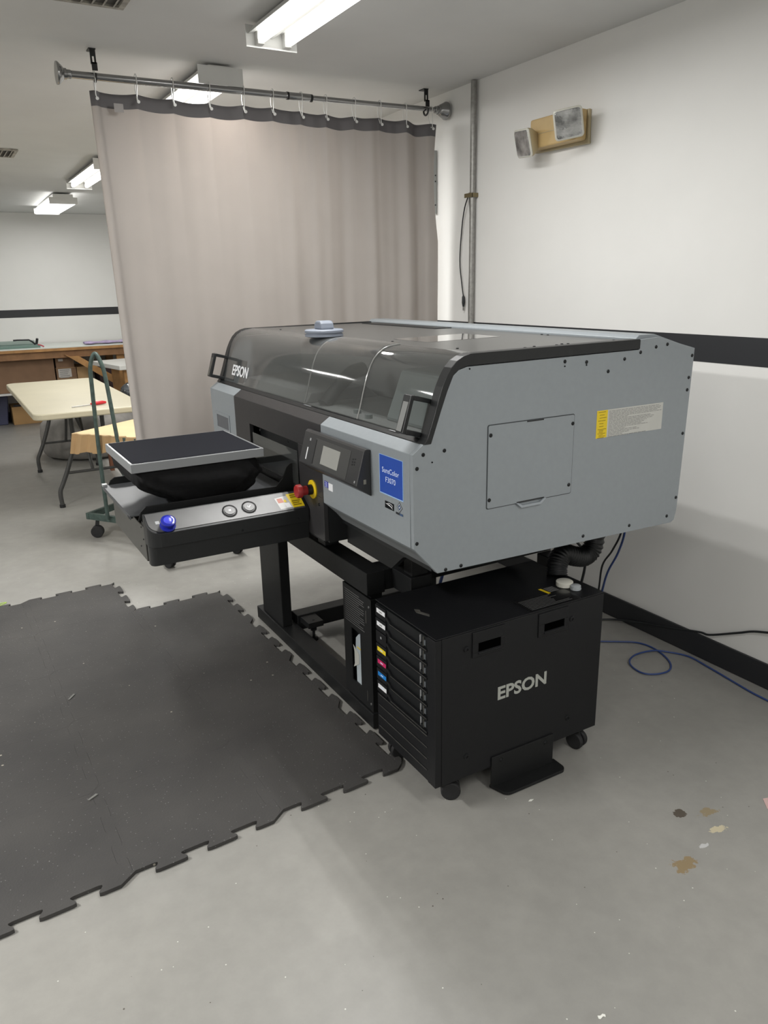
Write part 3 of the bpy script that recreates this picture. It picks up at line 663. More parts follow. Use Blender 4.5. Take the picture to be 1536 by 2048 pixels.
# right side panel details
def dot(x, z, r=.0052):
    MB().lathe([(r, 0), (r, -.0012), (r*.6, -.003)], (x, YR, z), 'y', 12).build('screw', SCREWM, sp_r, smooth=True)
for x, z in ((1.495, 1.281), (1.576, 1.274), (1.662, 1.242), (1.725, 1.273), (1.789, 1.300-.012), (1.853, 1.300), (1.901, 1.305), (2.016, 1.265), (2.010, 1.198), (2.008, 1.160), (2.006, 1.023), (2.002, .813), (1.966, .756), (1.796, .754), (1.601, .755), (1.151, .753), (1.100, .752), (1.009, .843), (1.030, 1.078), (1.095, 1.081), (1.011, 1.044)): dot(x, z)
for x, z in ((1.495, 1.268), (1.576, 1.266), (1.057, 1.055), (1.172, 1.284)): dot(x, z, .0022)
gp = MB().rbox(1.2325, 1.5415, YR-.0006, YR, .8985, 1.1325, .006, 'y').build('door_gap', mat('gap_dark', (.05, .055, .06), .8), sp_r)
dr = MB().rbox(1.2350, 1.5390, YR-.0022, YR-.0007, .9010, 1.1300, .005, 'y').build('access_door', SILVER, P)
B(1.366, 1.426, YR-.0024, YR-.0022, 1.1265, 1.1300).build('door_notch', BLACK, dr)
MB().prism([(1.334, .9015), (1.352, .886), (1.424, .886), (1.442, .9015), (1.434, .9015), (1.420, .893), (1.356, .893), (1.342, .9015)], 'y', YR-.008, YR-.0022).build('door_pull', mat('silver_light', (.32, .35, .38), .45), dr, bevel=.001)
B(1.338, 1.438, YR-.0026, YR-.0022, .9015, .9045).build('pull_shadow_gap', BLACK, dr)
for x, z in ((1.2425, 1.104), (1.534, 1.105), (1.530, .926), (1.2415, .925)): MB().lathe([(.0055, 0), (.0055, -.0012), (.0035, -.003)], (x, YR-.0022, z), 'y', 12).build('screw', SCREWM, dr, smooth=True)
# warning label
lb = B(1.628, 1.904, YR-.0007, YR, 1.049, 1.131).build('warning_label', PAPER, sp_r)
B(1.628, 1.671, YR-.0009, YR-.0007, 1.0495, 1.1305).build('yellow_field', YEL, lb)
ln = MB(); ly = MB()
n = 19
for i in range(n):
    z = 1.1265-i*.0042; L0 = [.21, .218, .215, .205, .222, .08, .175, .19, .185, .16, .15, .14, .165, .07, .12, .13, .09, .06, .16][i]
    x = 1.676
    while x < 1.676+L0:
        wd = .006+random.random()*.014; ln.box(x, min(x+wd, 1.676+L0), YR-.0009, YR-.0007, z-.0017, z); x += wd+.0022
    if i % 2 == 0 or i > 11: ly.box(1.634+(.005 if i % 3 else 0), 1.654+random.random()*.014, YR-.0011, YR-.0009, z-.0016, z)
ln.build('printed_text', INKG, lb); ly.build('printed_text', mat('print_olive', (.25, .17, .0), .6), lb)

# front stickers
fx = .9970
st1 = B(fx-.0004, fx+.0004, 1.6455, 1.769, .9475, 1.0565).build('blue_sticker', LTBLUE, P)
B(fx-.0006, fx-.0004, 1.6475, 1.767, .9505, 1.0555).build('sticker_field', BLUE, st1)
tb = mat('sticker_text', (.62, .70, .90), .5)
MB().text('SureColor', (fx-.0007, 1.7530, 1.0085), (0, -1, 0), (0, 0, 1), .088, .002, .0003).build('lettering', tb, st1)
MB().text('F3070', (fx-.0007, 1.7350, .9835), (0, -1, 0), (0, 0, 1), .052, .0, .0003, .0150).build('lettering', tb, st1)
b1 = B(fx-.0004, fx+.0004, 1.6945, 1.742, .9105, .9300).build('black_badge', GLOSSD, P)
mb = MB(); mb.prism([(1.740, .9235), (1.718, .9225), (1.706, .9190), (1.7, .9130), (1.7105, .9180), (1.722, .9200)], 'x', fx-.0006, fx-.0004); mb.tube(bez([(fx-.0006, 1.734, .9225), (fx-.0006, 1.720, .9265), (fx-.0006, 1.704, .9245), (fx-.0006, 1.702, .9195)], 5), .0007, 6); mb.build('swoosh_mark', WHITE, b1)
b2 = MB().prism([(1.665, .9435), (1.6795, .9280), (1.665, .9125), (1.6505, .9280)], 'x', fx-.0004, fx+.0004).build('diamond_badge', mat('badge_grey', (.09, .10, .11), .4), P)
MB().prism([(1.665, .9400), (1.6762, .9280), (1.665, .9160), (1.6538, .9280)], 'x', fx-.0006, fx-.0004).build('diamond_ring', mat('badge_silver', (.36, .38, .40), .4), b2)
MB().prism([(1.665, .9365), (1.6727, .9280), (1.665, .9195), (1.6573, .9280)], 'x', fx-.0008, fx-.0006).build('diamond_centre', mat('badge_navy', (.02, .05, .14), .4), b2)
MB().prism([(1.665, .9310), (1.6680, .9280), (1.665, .9250), (1.6620, .9280)], 'x', fx-.0010, fx-.0008).build('diamond_spark', WHITE, b2)
B(fx-.0006, fx-.0004, 1.648, 1.684, .9065, .9125).build('badge_strip', mat('strip_dark', (.02, .022, .025), .4), b2); B(fx-.0007, fx-.0006, 1.648, 1.664, .9065, .9125).build('badge_strip_end', mat('strip_blue', (.05, .09, .18), .4), b2)
b3 = B(fx-.0004, fx+.0004, 2.098, 2.124, .8850, .9050).build('blue_label', mat('label_blue', (.03, .04, .30), .4), P)
mb = MB()
for i in range(5): mb.box(fx-.0006, fx-.0004, 2.104, 2.121-(i % 2)*.004, .9015-i*.0036, .9027-i*.0036)
mb.build('printed_text', tb, b3)
B(fx-.0004, fx+.0004, 2.066, 2.096, .8800, .9035).build('white_label', WHITE, P)

# control panel wedge
cp_ = MB()
y0, y1 = 1.817, 2.205
tl = (.985, 1.0575); 
pr = [(.9962, 1.058), (.983, 1.060), (.976, 1.054), (.949, .960), (.951, .954), (.9962, .924)]
cpo = cp_.prism(pr, 'y', y0, y1).build('control_panel', mat('panel_housing', (.030, .030, .031), .35), P, bevel=.002)
fu = (Vector((.976, 0, 1.054))-Vector((.949, 0, .960))).normalized(); fn = Vector((-fu.z, 0, fu.x))
def onpanel(ya, yb, va, vb, lift, name, m, par, thick=.0008):
    # va..vb metres up the slanted face
    q = MB(); base = Vector((.949, 0, .960))
    c = []
    for y in (ya, yb):
        for v_ in (va, vb):
            for l in (lift, lift+thick):
                p = base+fu*v_+fn*l; c.append(q.v((p.x, y, p.z)))
    for f_ in ((0,1,3,2),(4,6,7,5),(0,4,5,1),(2,3,7,6),(0,2,6,4),(1,5,7,3)): q.face([c[i] for i in f_])
    return q.build(name, m, par)
bz = onpanel(1.885, 2.115, .004, .088, .0, 'bezel', mat('bezel_grey', (.055, .055, .054), .3), cpo)
sc_ = onpanel(1.945, 2.058, .018, .074, .0008, 'screen', SCREEN, cpo)
onpanel(2.108, 2.113, .008, .084, .0008, 'stylus_slot', BLACK, cpo)
onpanel(2.158, 2.164, .014, .052, .0001, 'status_light', WHITE, cpo)
onpanel(2.150, 2.158, .074, .082, .0001, 'power_icon', ALU, cpo)
for i in range(3): onpanel(1.852, 1.858, .052+i*.008, .056+i*.008, .0001, 'speaker_slot', BLACK, cpo)
for i in range(3): onpanel(1.864, 1.870, .050+i*.008, .054+i*.008, .0001, 'speaker_slot', BLACK, cpo)
onpanel(1.829, 1.834, .006, .012, .0001, 'return_icon', ALU, cpo)
B(.972, .980, 1.8155, 1.817, .962, .975).build('usb_port', mat('port', (.25, .24, .2), .4), cpo)

# emergency stop
es = MB().lathe([(.031, 0), (.031, -.004), (.0295, -.005)], (.9963, 2.213, .857), 'x', 36).build('stop_ring', mat('ring_yellow', (.72, .50, .01), .4), P, smooth=True)
MB().lathe([(.017, 0), (.017, -.018)], (.9912, 2.213, .857), 'x', 24).build('stop_collar', BLACK, es, smooth=True)
MB().lathe([(.015, 0), (.016, -.010), (.016, -.018), (.0225, -.021), (.0225, -.033), (.0195, -.037)], (.9732, 2.213, .857), 'x', 32).build('stop_button', RED, es, smooth=True)

# loading platform
PM = mat('platform_end', (0.075, 0.074, 0.068), 0.38, 0.55, 0.1, 18)
pf = B(.4695, .996, 2.3225, 2.800, .678, .790).build('platform_body', PM, P, bevel=.002)
for y, z in ((2.345, .745), (2.39, .71), (2.36, .781)): MB().lathe([(.003, 0), (.002, -.002)], (.4695, y, z), 'x', 8).build('screw', SCREWM, pf)
def roundstrip(xa, xb, ya, yb, z0, z1, r, name, m, par, bev=.001):
    pts = [(xb, yb), (xa, yb)]
    for i in range(9):
        t = math.radians(180+90*i/8); pts.append((xa+r+r*math.cos(t), ya+r+r*math.sin(t)))
    pts.append((xb, ya))
    return MB().prism(pts, 'z', z0, z1).build(name, m, par, bevel=bev)
roundstrip(.4690, .996, 2.262, 2.2995, .678, .7385, .018, 'side_cover_lower', BLACK, P)
SL = .675; ZN = .789; YNR = 2.255
def zs(y): return ZN+SL*(y-YNR)
def sloped(pts, lo, hi, name, m, par, flat=None, bev=0):
    q = MB(); A = [q.v((x, y, (flat if flat is not None else zs(y)+lo))) for x, y in pts]; C = [q.v((x, y, zs(y)+hi)) for x, y in pts]
    q.face(A); q.face(C[::-1]); k = len(pts)
    for i in range(k): q.face([A[i], C[i], C[(i+1) % k], A[(i+1) % k]])
    return q.build(name, m, par, bevel=bev)
def cornered(xa, xb, ya, yb, r):
    pts = [(xb, yb), (xa, yb)]
    for i in range(11):
        t = math.radians(180+90*i/10); pts.append((xa+r+r*math.cos(t), ya+r*.8+r*.8*math.sin(t)))
    return pts+[(xb, ya)]
sloped(cornered(.4680, .994, 2.248, 2.2995+.022, .042), 0, -.0015, 'side_cover_upper', BLACK, P, flat=.7390, bev=.001)
B(.4720, .994, 2.3225, 2.362, .7905, .800).build('strip_gutter', BLACK, P)
sc2 = sloped(cornered(.4740, .984, 2.254, 2.316, .038), -.0010, .0006, 'button_strip', STRIP, P)
for x, z in ((.60, .735), (.76, .748), (.955, .755)): MB().lathe([(.0035, 0), (.0025, -.002)], (x, 2.246 if z > .739 else 2.262, z), 'y', 8).build('screw', SCREWM, P)
# tray
TR = MB(); TR.box(.441, .990, 2.372, 2.815, .8145, .8205); TR.box(.441, .4445, 2.372, 2.815, .806, .8145)
tr = TR.build('tray', TRAYM, P, bevel=.0008)
B(.49, .992, 2.381, 2.806, .7905, .8140).build('tray_support', BLKM, P)
MB().prism([(.464, .800), (.474, .827), (.492, .843), (.93, .843), (.955, .868), (.972, .905), (.985, .915), (.9925, .915), (.9925, .800)], 'y', 2.366, 2.3715).build('tray_lip', BLKM, P, bevel=.001)
MB().prism([(.462, .8207), (.470, .836), (.486, .846), (.9925, .846), (.9925, .8207)], 'y', 2.809, 2.8148).build('tray_lip', BLKM, P, bevel=.001)
B(.4395, .452, 2.378, 2.400, .808, .8142).build('tray_tab', BLACK, tr); B(.4395, .455, 2.790, 2.812, .8207, .828).build('tray_tab', ALU, tr)
# strip controls
TILT = math.atan(SL)
def tilted(x, y, lift=.0007):
    M = Matrix.Rotation(TILT, 4, 'X'); M.translation = Vector((x, y, zs(y)+lift)); q = MB(); q.M = M; return q
def ringbtn(x, y, sym):
    b = tilted(x, y).lathe([(.0245, 0), (.0245, .0025), (.0215, .0035), (.0195, .0018)], (0, 0, 0), 'z', 36).build('push_button', mat('button_ring', (.035, .035, .035), .35), P, smooth=True)
    tilted(x, y).lathe([(.0170, .001), (.0165, .0028)], (0, 0, .0012), 'z', 32).build('button_cap', mat('button_cap', (.10, .10, .10), .35), b, smooth=True)
    q = tilted(x, y)
    if sym: q.prism([(-.007, .002), (-.001, -.006), (.007, .005), (.004, .006), (-.001, -.002), (-.005, .005)], 'z', .0041, .0045)
    else: q.box(-.004, .004, -.0035, .0035, .0041, .0045)
    q.build('icon', WHITE, b)
ringbtn(.733, 2.283, 0); ringbtn(.799, 2.285, 1)
kb = tilted(.530, 2.268).lathe([(.024, 0), (.024, .004), (.015, .007), (.015, .014), (.0215, .016), (.0235, .021), (.0225, .026), (.0165, .0280)], (0, 0, 0), 'z', 36).build('start_button', mat('knob_blue', (.012, .02, .30), .2, coat=.5), P, smooth=True)
tilted(.530, 2.268).lathe([(.0145, .0281), (.0130, .0292)], (0, 0, 0), 'z', 28).build('button_cap', mat('cap_blue', (.07, .08, .62), .25), kb, smooth=True)
tilted(.503, 2.284).box(-.006, .006, -.006, .006, 0, .0004).build('icon', ALU, kb)
lb2 = sloped([(.893, 2.300), (.982, 2.309), (.980, 2.259), (.899, 2.259)], .0007, .0009, 'instruction_label', mat('label_clear', (.42, .42, .41), .3), P)
sloped([(.937, 2.308), (.984, 2.310), (.984, 2.258), (.944, 2.258)], .0010, .0012, 'yellow_field', YEL, lb2)
for i in range(6):
    if i != 3: sloped([(.948, 2.265+i*.007), (.977-.005*(i % 2), 2.265+i*.007), (.977-.005*(i % 2), 2.269+i*.007), (.948, 2.269+i*.007)], .0013, .0014, 'printed_text', mat('print_olive', (.25, .17, 0), .6), lb2)
sloped([(.900, 2.281), (.920, 2.281), (.918, 2.297), (.900, 2.297)], .0010, .0012, 'pink_mark', mat('pink_mark', (.55, .25, .2), .6), lb2)
sloped([(.922, 2.262), (.938, 2.262), (.936, 2.278), (.920, 2.278)], .0010, .0012, 'white_mark', WHITE, lb2)
sloped([(.921, 2.281), (.930, 2.281), (.929, 2.290), (.921, 2.290)], .0010, .0012, 'yellow_mark', YEL, lb2)

# platen with its black cloth skirt
pz = .985
x0, x1, y0, y1 = .4555, .885, 2.345, 2.735
fr = MB()
for q in ((x0, x1, y0, y0+.009), (x0, x1, y1-.009, y1), (x0, x0+.009, y0+.009, y1-.009), (x1-.009, x1, y0+.009, y1-.009)): fr.box(*q, pz-.0285, pz)
fr.box(x0+.009, x1-.009, y0+.009, y1-.009, pz-.0285, pz-.012)
pl = fr.build('platen', mat('platen_alu', (.27, .28, .29), .35, .3), P, bevel=.0015)
B(x0+.0092, x1-.0092, y0+.0092, y1-.0092, pz-.0118, pz+.0015).build('platen_pad', PADM, pl, bevel=.002)
rs = []
n = 72
for j in range(22):
    t = j/21
    a0 = x0+.012+.14*t**1.6; a1 = x1-.012-.045*t*t; b0 = y0+.012+.035*t**2; b1 = y1-.012-.06*t**1.5
    z = pz-.030-(.131)*t
    bulge = .030*math.sin(PI*min(1, t*1.02))
    ring = []
    cx, cy_, hx, hy = (a0+a1)/2, (b0+b1)/2, (a1-a0)/2, (b1-b0)/2
    for k in range(n):
        th = 2*PI*k/n
        c, s_ = math.cos(th), math.sin(th); ex = 2/7 if t < .5 else 2/5.5
        ux = math.copysign(abs(c)**ex, c); uy = math.copysign(abs(s_)**ex, s_)
        wr = .010*math.sin(5*th+6*t)*t + .006*math.sin(11*th+3-9*t)*min(1, t*3)+.004*math.sin(23*th+t*13)*min(1, t*3)
        f = 1+(bulge*.8+wr)/.2*1.0
        ring.append((cx+ux*hx*f, cy_+uy*hy*(1+(bulge*.6+wr)/.2), z+.004*math.sin(7*th)*t*(1-t)))
    rs.append(ring)
MB().rings(rs).build('cloth_skirt', CLOTH, P, smooth='all')

# ------------------------------------------------------------------ ink supply cabinet
cx0, cx1, cy0, cy1, cz0, cz1 = 1.056, 1.690, 1.585, 1.925, .082, .558
K = empty('ink_cabinet', (1.37, 1.755, 0), 'black rolling ink supply cabinet with slim drawers under the printer', 'cabinet')
body = B(cx0+.022, cx1, cy0+.012, cy1, cz0, cz1-.004).build('body', CABM, K, bevel=.002)
tp = B(cx0+.003, cx1, cy0+.001, cy1, cz1-.0038, cz1).build('top_cover', CABM, K, bevel=.0015)
sd = B(cx0+.0225, cx1, cy0, cy0+.0115, cz0, cz1-.0042).build('side_cover', CABM, K, bevel=.0015)
B(cx0, cx0+.0215, cy0, cy0+.040, cz0, cz1-.0042).build('corner_post', CABM, K, bevel=.0015)
# handles and bosses on the side cover
for (a, b_, c, d, px0, px1, pz0, pz1) in ((1.181, 1.297, .470, .549, 1.202, 1.282, .485, .513), (1.424, 1.541, .470, .547, 1.447, 1.526, .485, .510)):
    fr = MB()
    for q in ((a, b_, c, pz0), (a, b_, pz1, d), (a, px0, pz0, pz1), (px1, b_, pz0, pz1)): fr.box(q[0], q[1], cy0-.004, cy0-.0001, q[2], q[3])
    f1 = fr.build('handle_plate', CABM, K, bevel=.0015)
    B(px0, px1, cy0-.0006, cy0-.0001, pz0, pz1).build('grip_recess', mat('recess_shade_black', (.001, .001, .001), .9, spec=0), f1)  # flat plate, the dark of a deeper grip put into its colour
    B(px0-.002, px1+.002, cy0-.0075, cy0-.0041, pz0-.006, pz0-.001).build('grip_lip', CABM, f1, bevel=.0015)
for x, z in ((1.162, .503), (1.559, .499), (1.166, .152), (1.564, .152)):
    MB().lathe([(.0095, 0), (.0085, -.003), (.0045, -.0035), (.004, -.001)], (x, cy0-.0001, z), 'y', 20).build('side_boss', CABM, K, smooth=True)
MB().text('EPSON', (1.278, cy0-.0001, .3045), (1, 0, 0), (0, 0, 1), .188, .028, .0008, .044).build('lettering', LETTER, sd)
# drawers
tagm = [WHITE, WHITE, None, mat('tag_yellow', (.75, .58, .02), .5), mat('tag_magenta', (.55, .02, .12), .5), mat('tag_cyan', (.01, .19, .55), .5), WHITE]
for i in range(7):
    zt = .5455-i*.0437
    z0, z1 = zt-.0415, zt
    d = MB().prism([(1.6255, z0), (1.924, z0), (1.924, z1), (1.6255, z1)], 'x', cx0+.006, cx0+.0215).build('drawer', BLACK, K)
    MB().prism([(1.860, z0+.001), (1.922, z0+.001), (1.922, z1-.002), (1.860, z1-.002)], 'x', cx0+.001, cx0+.0058).build('drawer_tab', CABM, d, bevel=.001)
    MB().prism([(1.6265, z0+.0005), (1.835, z0+.0005), (1.852, z0+.012), (1.859, z0+.012), (1.859, z0+.020), (1.845, z0+.020), (1.828, z0+.0075), (1.6265, z0+.0075)], 'x', cx0-.002, cx0+.0058).build('drawer_lip', CABM, d, bevel=.001)
    B(cx0-.0030, cx0-.0021, 1.6265, 1.83, z0+.0062, z0+.0074).build('lip_edge', EDGE, d)
    for yy in (1.664, 1.648): B(cx0+.002, cx0+.0059, yy, yy+.003, z0+.010, z1-.003).build('latch_post', ALU if yy > 1.66 else EDGE, d)
    B(cx0+.0035, cx0+.0059, 1.640, 1.6475, z0+.014, z0+.030).build('contact_plate', mat('contact_grey', (.10, .11, .12), .4), d)
    B(cx0+.0005, cx0+.0059, 1.651, 1.663, z0+.008, z0+.018).build('lock_knob', BLACK, d)
    if tagm[i]:
        t_ = B(cx0+.0002, cx0+.0009, 1.862, 1.913, z0+.0165, z0+.0305).build('drawer_tag', tagm[i], d)
        B(cx0-.0001, cx0+.0001, 1.880, 1.896, z0+.0215, z0+.0250).build('printed_text', INKG if i in (0, 1) else tb if i else INKG, t_)
    else: B(cx0+.0003, cx0+.0009, 1.886, 1.894, z0+.0195, z0+.0265).build('drawer_tag', ALU, d)
for i in range(4):
    za = .082+i*.0385
    if i < 4: MB().prism([(1.6255, za), (1.924, za), (1.924, za+.0365), (1.6255, za+.0365)], 'x', cx0+.003, cx0+.0215).build('base_panel', CABM, K, bevel=.0008)
    B(cx0+.0015, cx0+.0029, 1.632, 1.915, za+.034, za+.0355).build('panel_edge', EDGE, K)
# casters
def caster(x, y, ang, par=K, r=.030, h=.081, m1=BLACK):
    c = empty_child('caster', par)
    a = Vector((math.cos(ang), math.sin(ang), 0)); t = Vector((-a.y, a.x, 0))
    b0 = Vector((x, y, 0))
    MB().cyl(b0+Vector((0, 0, h-.006)), b0+Vector((0, 0, h-.0005)), .020, 16).build('mount', m1, c)
    M = MB(); M.M = Matrix((t, a, Vector((0, 0, 1)))).transposed().to_4x4(); M.M.translation = b0
    M.prism([(-.006, h-.006), (.016, h-.006), (.030, r+.012), (.030, r-.002), (.012, r-.002), (.004, r+.01)], 'y', -.004, .004)
    M.build('fork', m1, c, bevel=.001)
    for s in (-1, 1):
        p = b0+t*.014
        MB().cyl(p+a*s*.005+Vector((0, 0, r)), p+a*s*.021+Vector((0, 0, r)), r, 24).build('wheel', RUBBER, c, bevel=.004, smooth=True)
def empty_child(name, par):
    o = bpy.data.objects.new(name, None); COL.objects.link(o); o.parent = par; o['_o'] = list(par['_o']); o.empty_display_size = .02; return o
caster(1.125, 1.632, math.radians(240)); caster(1.640, 1.632, math.radians(195)); caster(1.125, 1.885, math.radians(80)); caster(1.640, 1.885, math.radians(100))
# anti-tip bracket
br = MB().prism([(1.258, .012), (1.503, .012), (1.503, .117), (1.258, .117)], 'y', cy0-.0055, cy0-.0002).build('tip_bracket', BLKM, K, bevel=.001)
mb = MB(); pts = [(1.262, cy0-.002), (1.519, cy0-.002)] 
pts = [(1.262, cy0+.010), (1.521, cy0+.010), (1.521, cy0-.012)] + [(1.521-.02+.02*math.cos(math.radians(-a)), cy0-.033+.02*math.sin(math.radians(-a))+.0) for a in range(0, 91, 15)] + [(1.300-.026*math.sin(math.radians(a)), cy0-.027-.026*math.cos(math.radians(a))) for a in range(0, 61, 15)]
mb.prism(pts, 'z', .002, .0118).build('bracket_foot', BLKM, br, bevel=.001)
for x, z in ((1.295, .098), (1.470, .096)): MB().lathe([(.007, 0), (.005, -.004)], (x, cy0-.0056, z), 'y', 14).build('thumb_screw', SCREWM, br, smooth=True)
# top labels, cap and hinge
B(1.398, 1.603, 1.588, 1.672, cz1, cz1+.0004).build('warning_sheet', mat('sheet_black', (.012, .012, .013), .2), tp)
mb = MB()
for i in range(9): mb.box(1.41, 1.50+random.random()*.08, 1.598+i*.0078, 1.6008+i*.0078, cz1+.0005, cz1+.0007)
mb.build('printed_text', mat('print_dim', (.10, .10, .10), .6), tp)
MB().prism([(1.530, 1.710), (1.541, 1.710), (1.545, 1.667), (1.534, 1.667)], 'z', cz1+.0005, cz1+.0008).build('yellow_stripe', YEL, tp)
mb = MB()
for i in range(5): mb.box(1.548, 1.585, 1.675+i*.007, 1.678+i*.007, cz1+.0005, cz1+.0007)
mb.build('printed_text', mat('print_mid', (.22, .22, .22), .6), tp)
MB().prism([(1.118, 1.790), (1.130, 1.778), (1.124, 1.765), (1.136, 1.735), (1.130, 1.726), (1.112, 1.770)], 'z', cz1, cz1+.002).build('top_catch', EDGE, tp)
CAPW = mat('cap_white', (.66, .65, .58), .4)
cp2 = MB().lathe([(.025, 0), (.027, .002), (.027, .015), (.024, .017)], (1.622, 1.690, cz1+.0005), 'z', 32).build('filler_cap', CAPW, K, smooth=True)
MB().lathe([(.017, 0), (.018, .003), (.016, .009), (.0165, .012), (.014, .014)], (1.632, 1.650, cz1+.0005), 'z', 28).build('clear_cap', mat('cap_clear', (.42, .45, .47), .15), K, smooth=True)

# ------------------------------------------------------------------ hose between printer and cabinet
hp = bez([(1.660, 1.765, .562), (1.668, 1.775, .595), (1.700, 1.785, .622), (1.760, 1.790, .600), (1.812, 1.795, .590), (1.848, 1.795, .625), (1.855, 1.795, .745)], 22)
def hose():
    mb = MB(); rad = []
    for i in range(len(hp)): rad.append(.0325 + .0022*math.sin(i*PI*.5*1.0))
    mb.tube(hp, rad, 18)
    return mb.build('ribbed_hose', BLACK, smooth='all', label='thick black ribbed hose curving from the printer underside to the cabinet top', cat='hose')
hose()

# ------------------------------------------------------------------ cables
BLUC = mat('cable_blue', (0.025, 0.055, 0.19), 0.4); GRNC = mat('cable_dark_green', (.02, .03, .025), .5)
def cable(pts, r, m, label, n=8, name='cable'):
    return MB().tube(bez(pts, n), r, 8).build(name, m, smooth='all', label=label, cat='cable')
fl_ = [(2.269,2.135),(2.336,2.089),(2.389,2.048),(2.41,2.002),(2.409,1.946),(2.388,1.881),(2.353,1.829),(2.304,1.802),(2.246,1.811),(2.209,1.845),(2.214,1.902),(2.238,1.938),(2.301,1.959),(2.383,1.946),(2.435,1.914),(2.474,1.842),(2.466,1.743),(2.448,1.615),(2.436,1.531),(2.433,1.458),(2.43,1.3)]
cable([(2.12, 2.26, .0045), (2.19, 2.20, .0045)]+[(x, y, .0045 if i < 11 or i > 13 else .011) for i, (x, y) in enumerate(fl_)], .0036, BLUC, 'blue network cable looping on the grey floor beside the baseboard')
cable([(2.20, 2.38, .012), (2.35, 2.32, .010), (2.47, 2.25, .012), (2.498, 2.10, .045), (2.505, 1.97, .075), (2.509, 1.83, .110), (2.509, 1.78, .118), (2.511, 1.66, .175), (2.511, 1.60, .205), (2.509, 1.51, .235), (2.511, 1.35, .29)], .0045, CAB, 'black power cable sagging along the bottom of the right wall')
cable([(2.035, 1.86, .72), (2.040, 1.85, .627), (2.055, 1.90, .532), (2.093, 1.98, .440), (2.155, 2.05, .308), (2.21, 2.12, .12), (2.24, 2.2, .006)], .0038, CAB, 'thin black cable dropping behind the printer to the floor')
cable([(2.052, 1.86, .72), (2.057, 1.85, .623), (2.085, 1.90, .516), (2.101, 1.96, .413), (2.140, 2.02, .296), (2.18, 2.09, .10), (2.20, 2.17, .006)], .0042, BLUC, 'blue cable dropping behind the printer next to the thin black one')
cable([(1.31, 1.985, .696), (1.315, 1.98, .64), (1.36, 1.975, .590), (1.45, 1.975, .572), (1.60, 1.975, .578), (1.70, 1.98, .62), (1.76, 2.0, .697)], .0085, GRNC, 'dark green cable sagging under the printer above the cabinet')
cable([(1.42, 1.98, .700), (1.43, 1.965, .66), (1.46, 1.955, .62), (1.52, 1.95, .59), (1.60, 1.95, .60), (1.68, 1.95, .64), (1.72, 1.96, .700)], .007, BLUC, 'thick blue cable drooping under the printer above the back of the ink cabinet')
cable([(1.92, 2.22, .62), (1.86, 2.36, .50), (1.76, 2.48, .42), (1.70, 2.52, .25), (1.70, 2.55, .007)], .007, BLUC, 'blue cable hanging under the printer near the rear leg')
cable([(1.75, 1.95, .70), (1.88, 1.92, .60), (1.95, 1.93, .50), (1.97, 1.98, .30), (1.99, 2.0, .006)], .005, CAB, 'black cable hanging behind the ribbed hose')

# ------------------------------------------------------------------ things in the far part of the room
TBL = mat('table_cream', (0.47, 0.43, 0.31), 0.45, 0.0, 0.03, 5); LEGG = mat('table_leg_grey', (0.06, 0.06, 0.058), 0.45, 0.3)
T = empty('folding_table', (.84, 6.3, 0), 'cream plastic folding table with bent grey metal legs', 'folding table')
MB().rbox(.475, 1.195, 5.33, 7.35, .688, .730, .075, 'z', 8).build('tabletop', TBL, T, bevel=.008)
for yy, s in ((5.72, 1), (7.0, -1)):
    lf = empty_child('leg_pair', T)
    for m_ in (1, -1):
        X = lambda x: .85+m_*(x-.85)
        MB().tube(bez([(X(.745), yy+.12*s*0, .687), (X(.745), yy, .50), (X(.735), yy, .42), (X(.68), yy, .27), (X(.635), yy, .17), (X(.610), yy, .11), (X(.612), yy, .012)], 6), .0155, 12).build('leg', LEGG, lf, smooth=True)
        MB().cyl((X(.612), yy, .0005), (X(.612), yy, .022), .020, 14).build('rubber_foot', RUBBER, lf)
    MB().cyl((.672, yy, .245), (1.028, yy, .245), .010, 10).build('crossbar', LEGG, lf, smooth=True)
    MB().cyl((.85, yy, .245), (.85, yy+.42*s, .685), .012, 10).build('brace', LEGG, lf, smooth=True)
e = empty('screwdriver', (.84, 5.52, .731), 'screwdriver with a red handle lying on the cream folding table', 'screwdriver')
MB().cyl((.735, 5.505, .736), (.865, 5.53, .738), .0035, 8).build('shaft', STEEL, e)
MB().tube([(.860, 5.529, .743), (.87, 5.531, .743), (.90, 5.536, .745), (.94, 5.543, .745), (.965, 5.548, .743)], [.006, .009, .014, .013, .008], 12).build('handle', mat('red_handle', (.55, .02, .03), .35), e, smooth=True)

# utility cart with hoop handle
GRN = mat('cart_green', (0.055, 0.085, 0.075), 0.5, 0.2, 0.25, 40)
C = empty('utility_cart', (.9, 4.85, 0), 'worn dark green metal cart with a tall hoop handle', 'cart')
c0 = Vector((.645, 4.875)); da = Vector((.817, .577)); db = Vector((.577, -.817)); LA, LB = .70, .45
def rail(p, q, z0, z1, wd, par, nm='rail'):
    d = (q-p).normalized(); nrm = Vector((-d.y, d.x))*wd/2
    MB().prism([tuple(p-nrm), tuple(q-nrm), tuple(q+nrm), tuple(p+nrm)], 'z', z0, z1).build(nm, GRN, par, bevel=.001)
for z0, z1, nm, c1 in ((.125, .165, 'base_rail', c0), (.615, .655, 'deck_rail', c0+da*.03+db*.03)):
    o0 = .012; lb_ = LB if z0 < .3 else LB-.05; la_ = LA if z0 < .3 else LA-.03
    rail(c1+db*o0, c1+da*la_+db*o0, z0, z1, .022, C, nm); rail(c1+db*lb_, c1+db*lb_+da*la_, z0, z1, .022, C, nm)
    rail(c1+da*o0+db*.025, c1+da*o0+db*(lb_-.013), z0, z1, .022, C, nm); rail(c1+da*(la_-.012)+db*.025, c1+da*(la_-.012)+db*(lb_-.013), z0, z1, .022, C, nm)
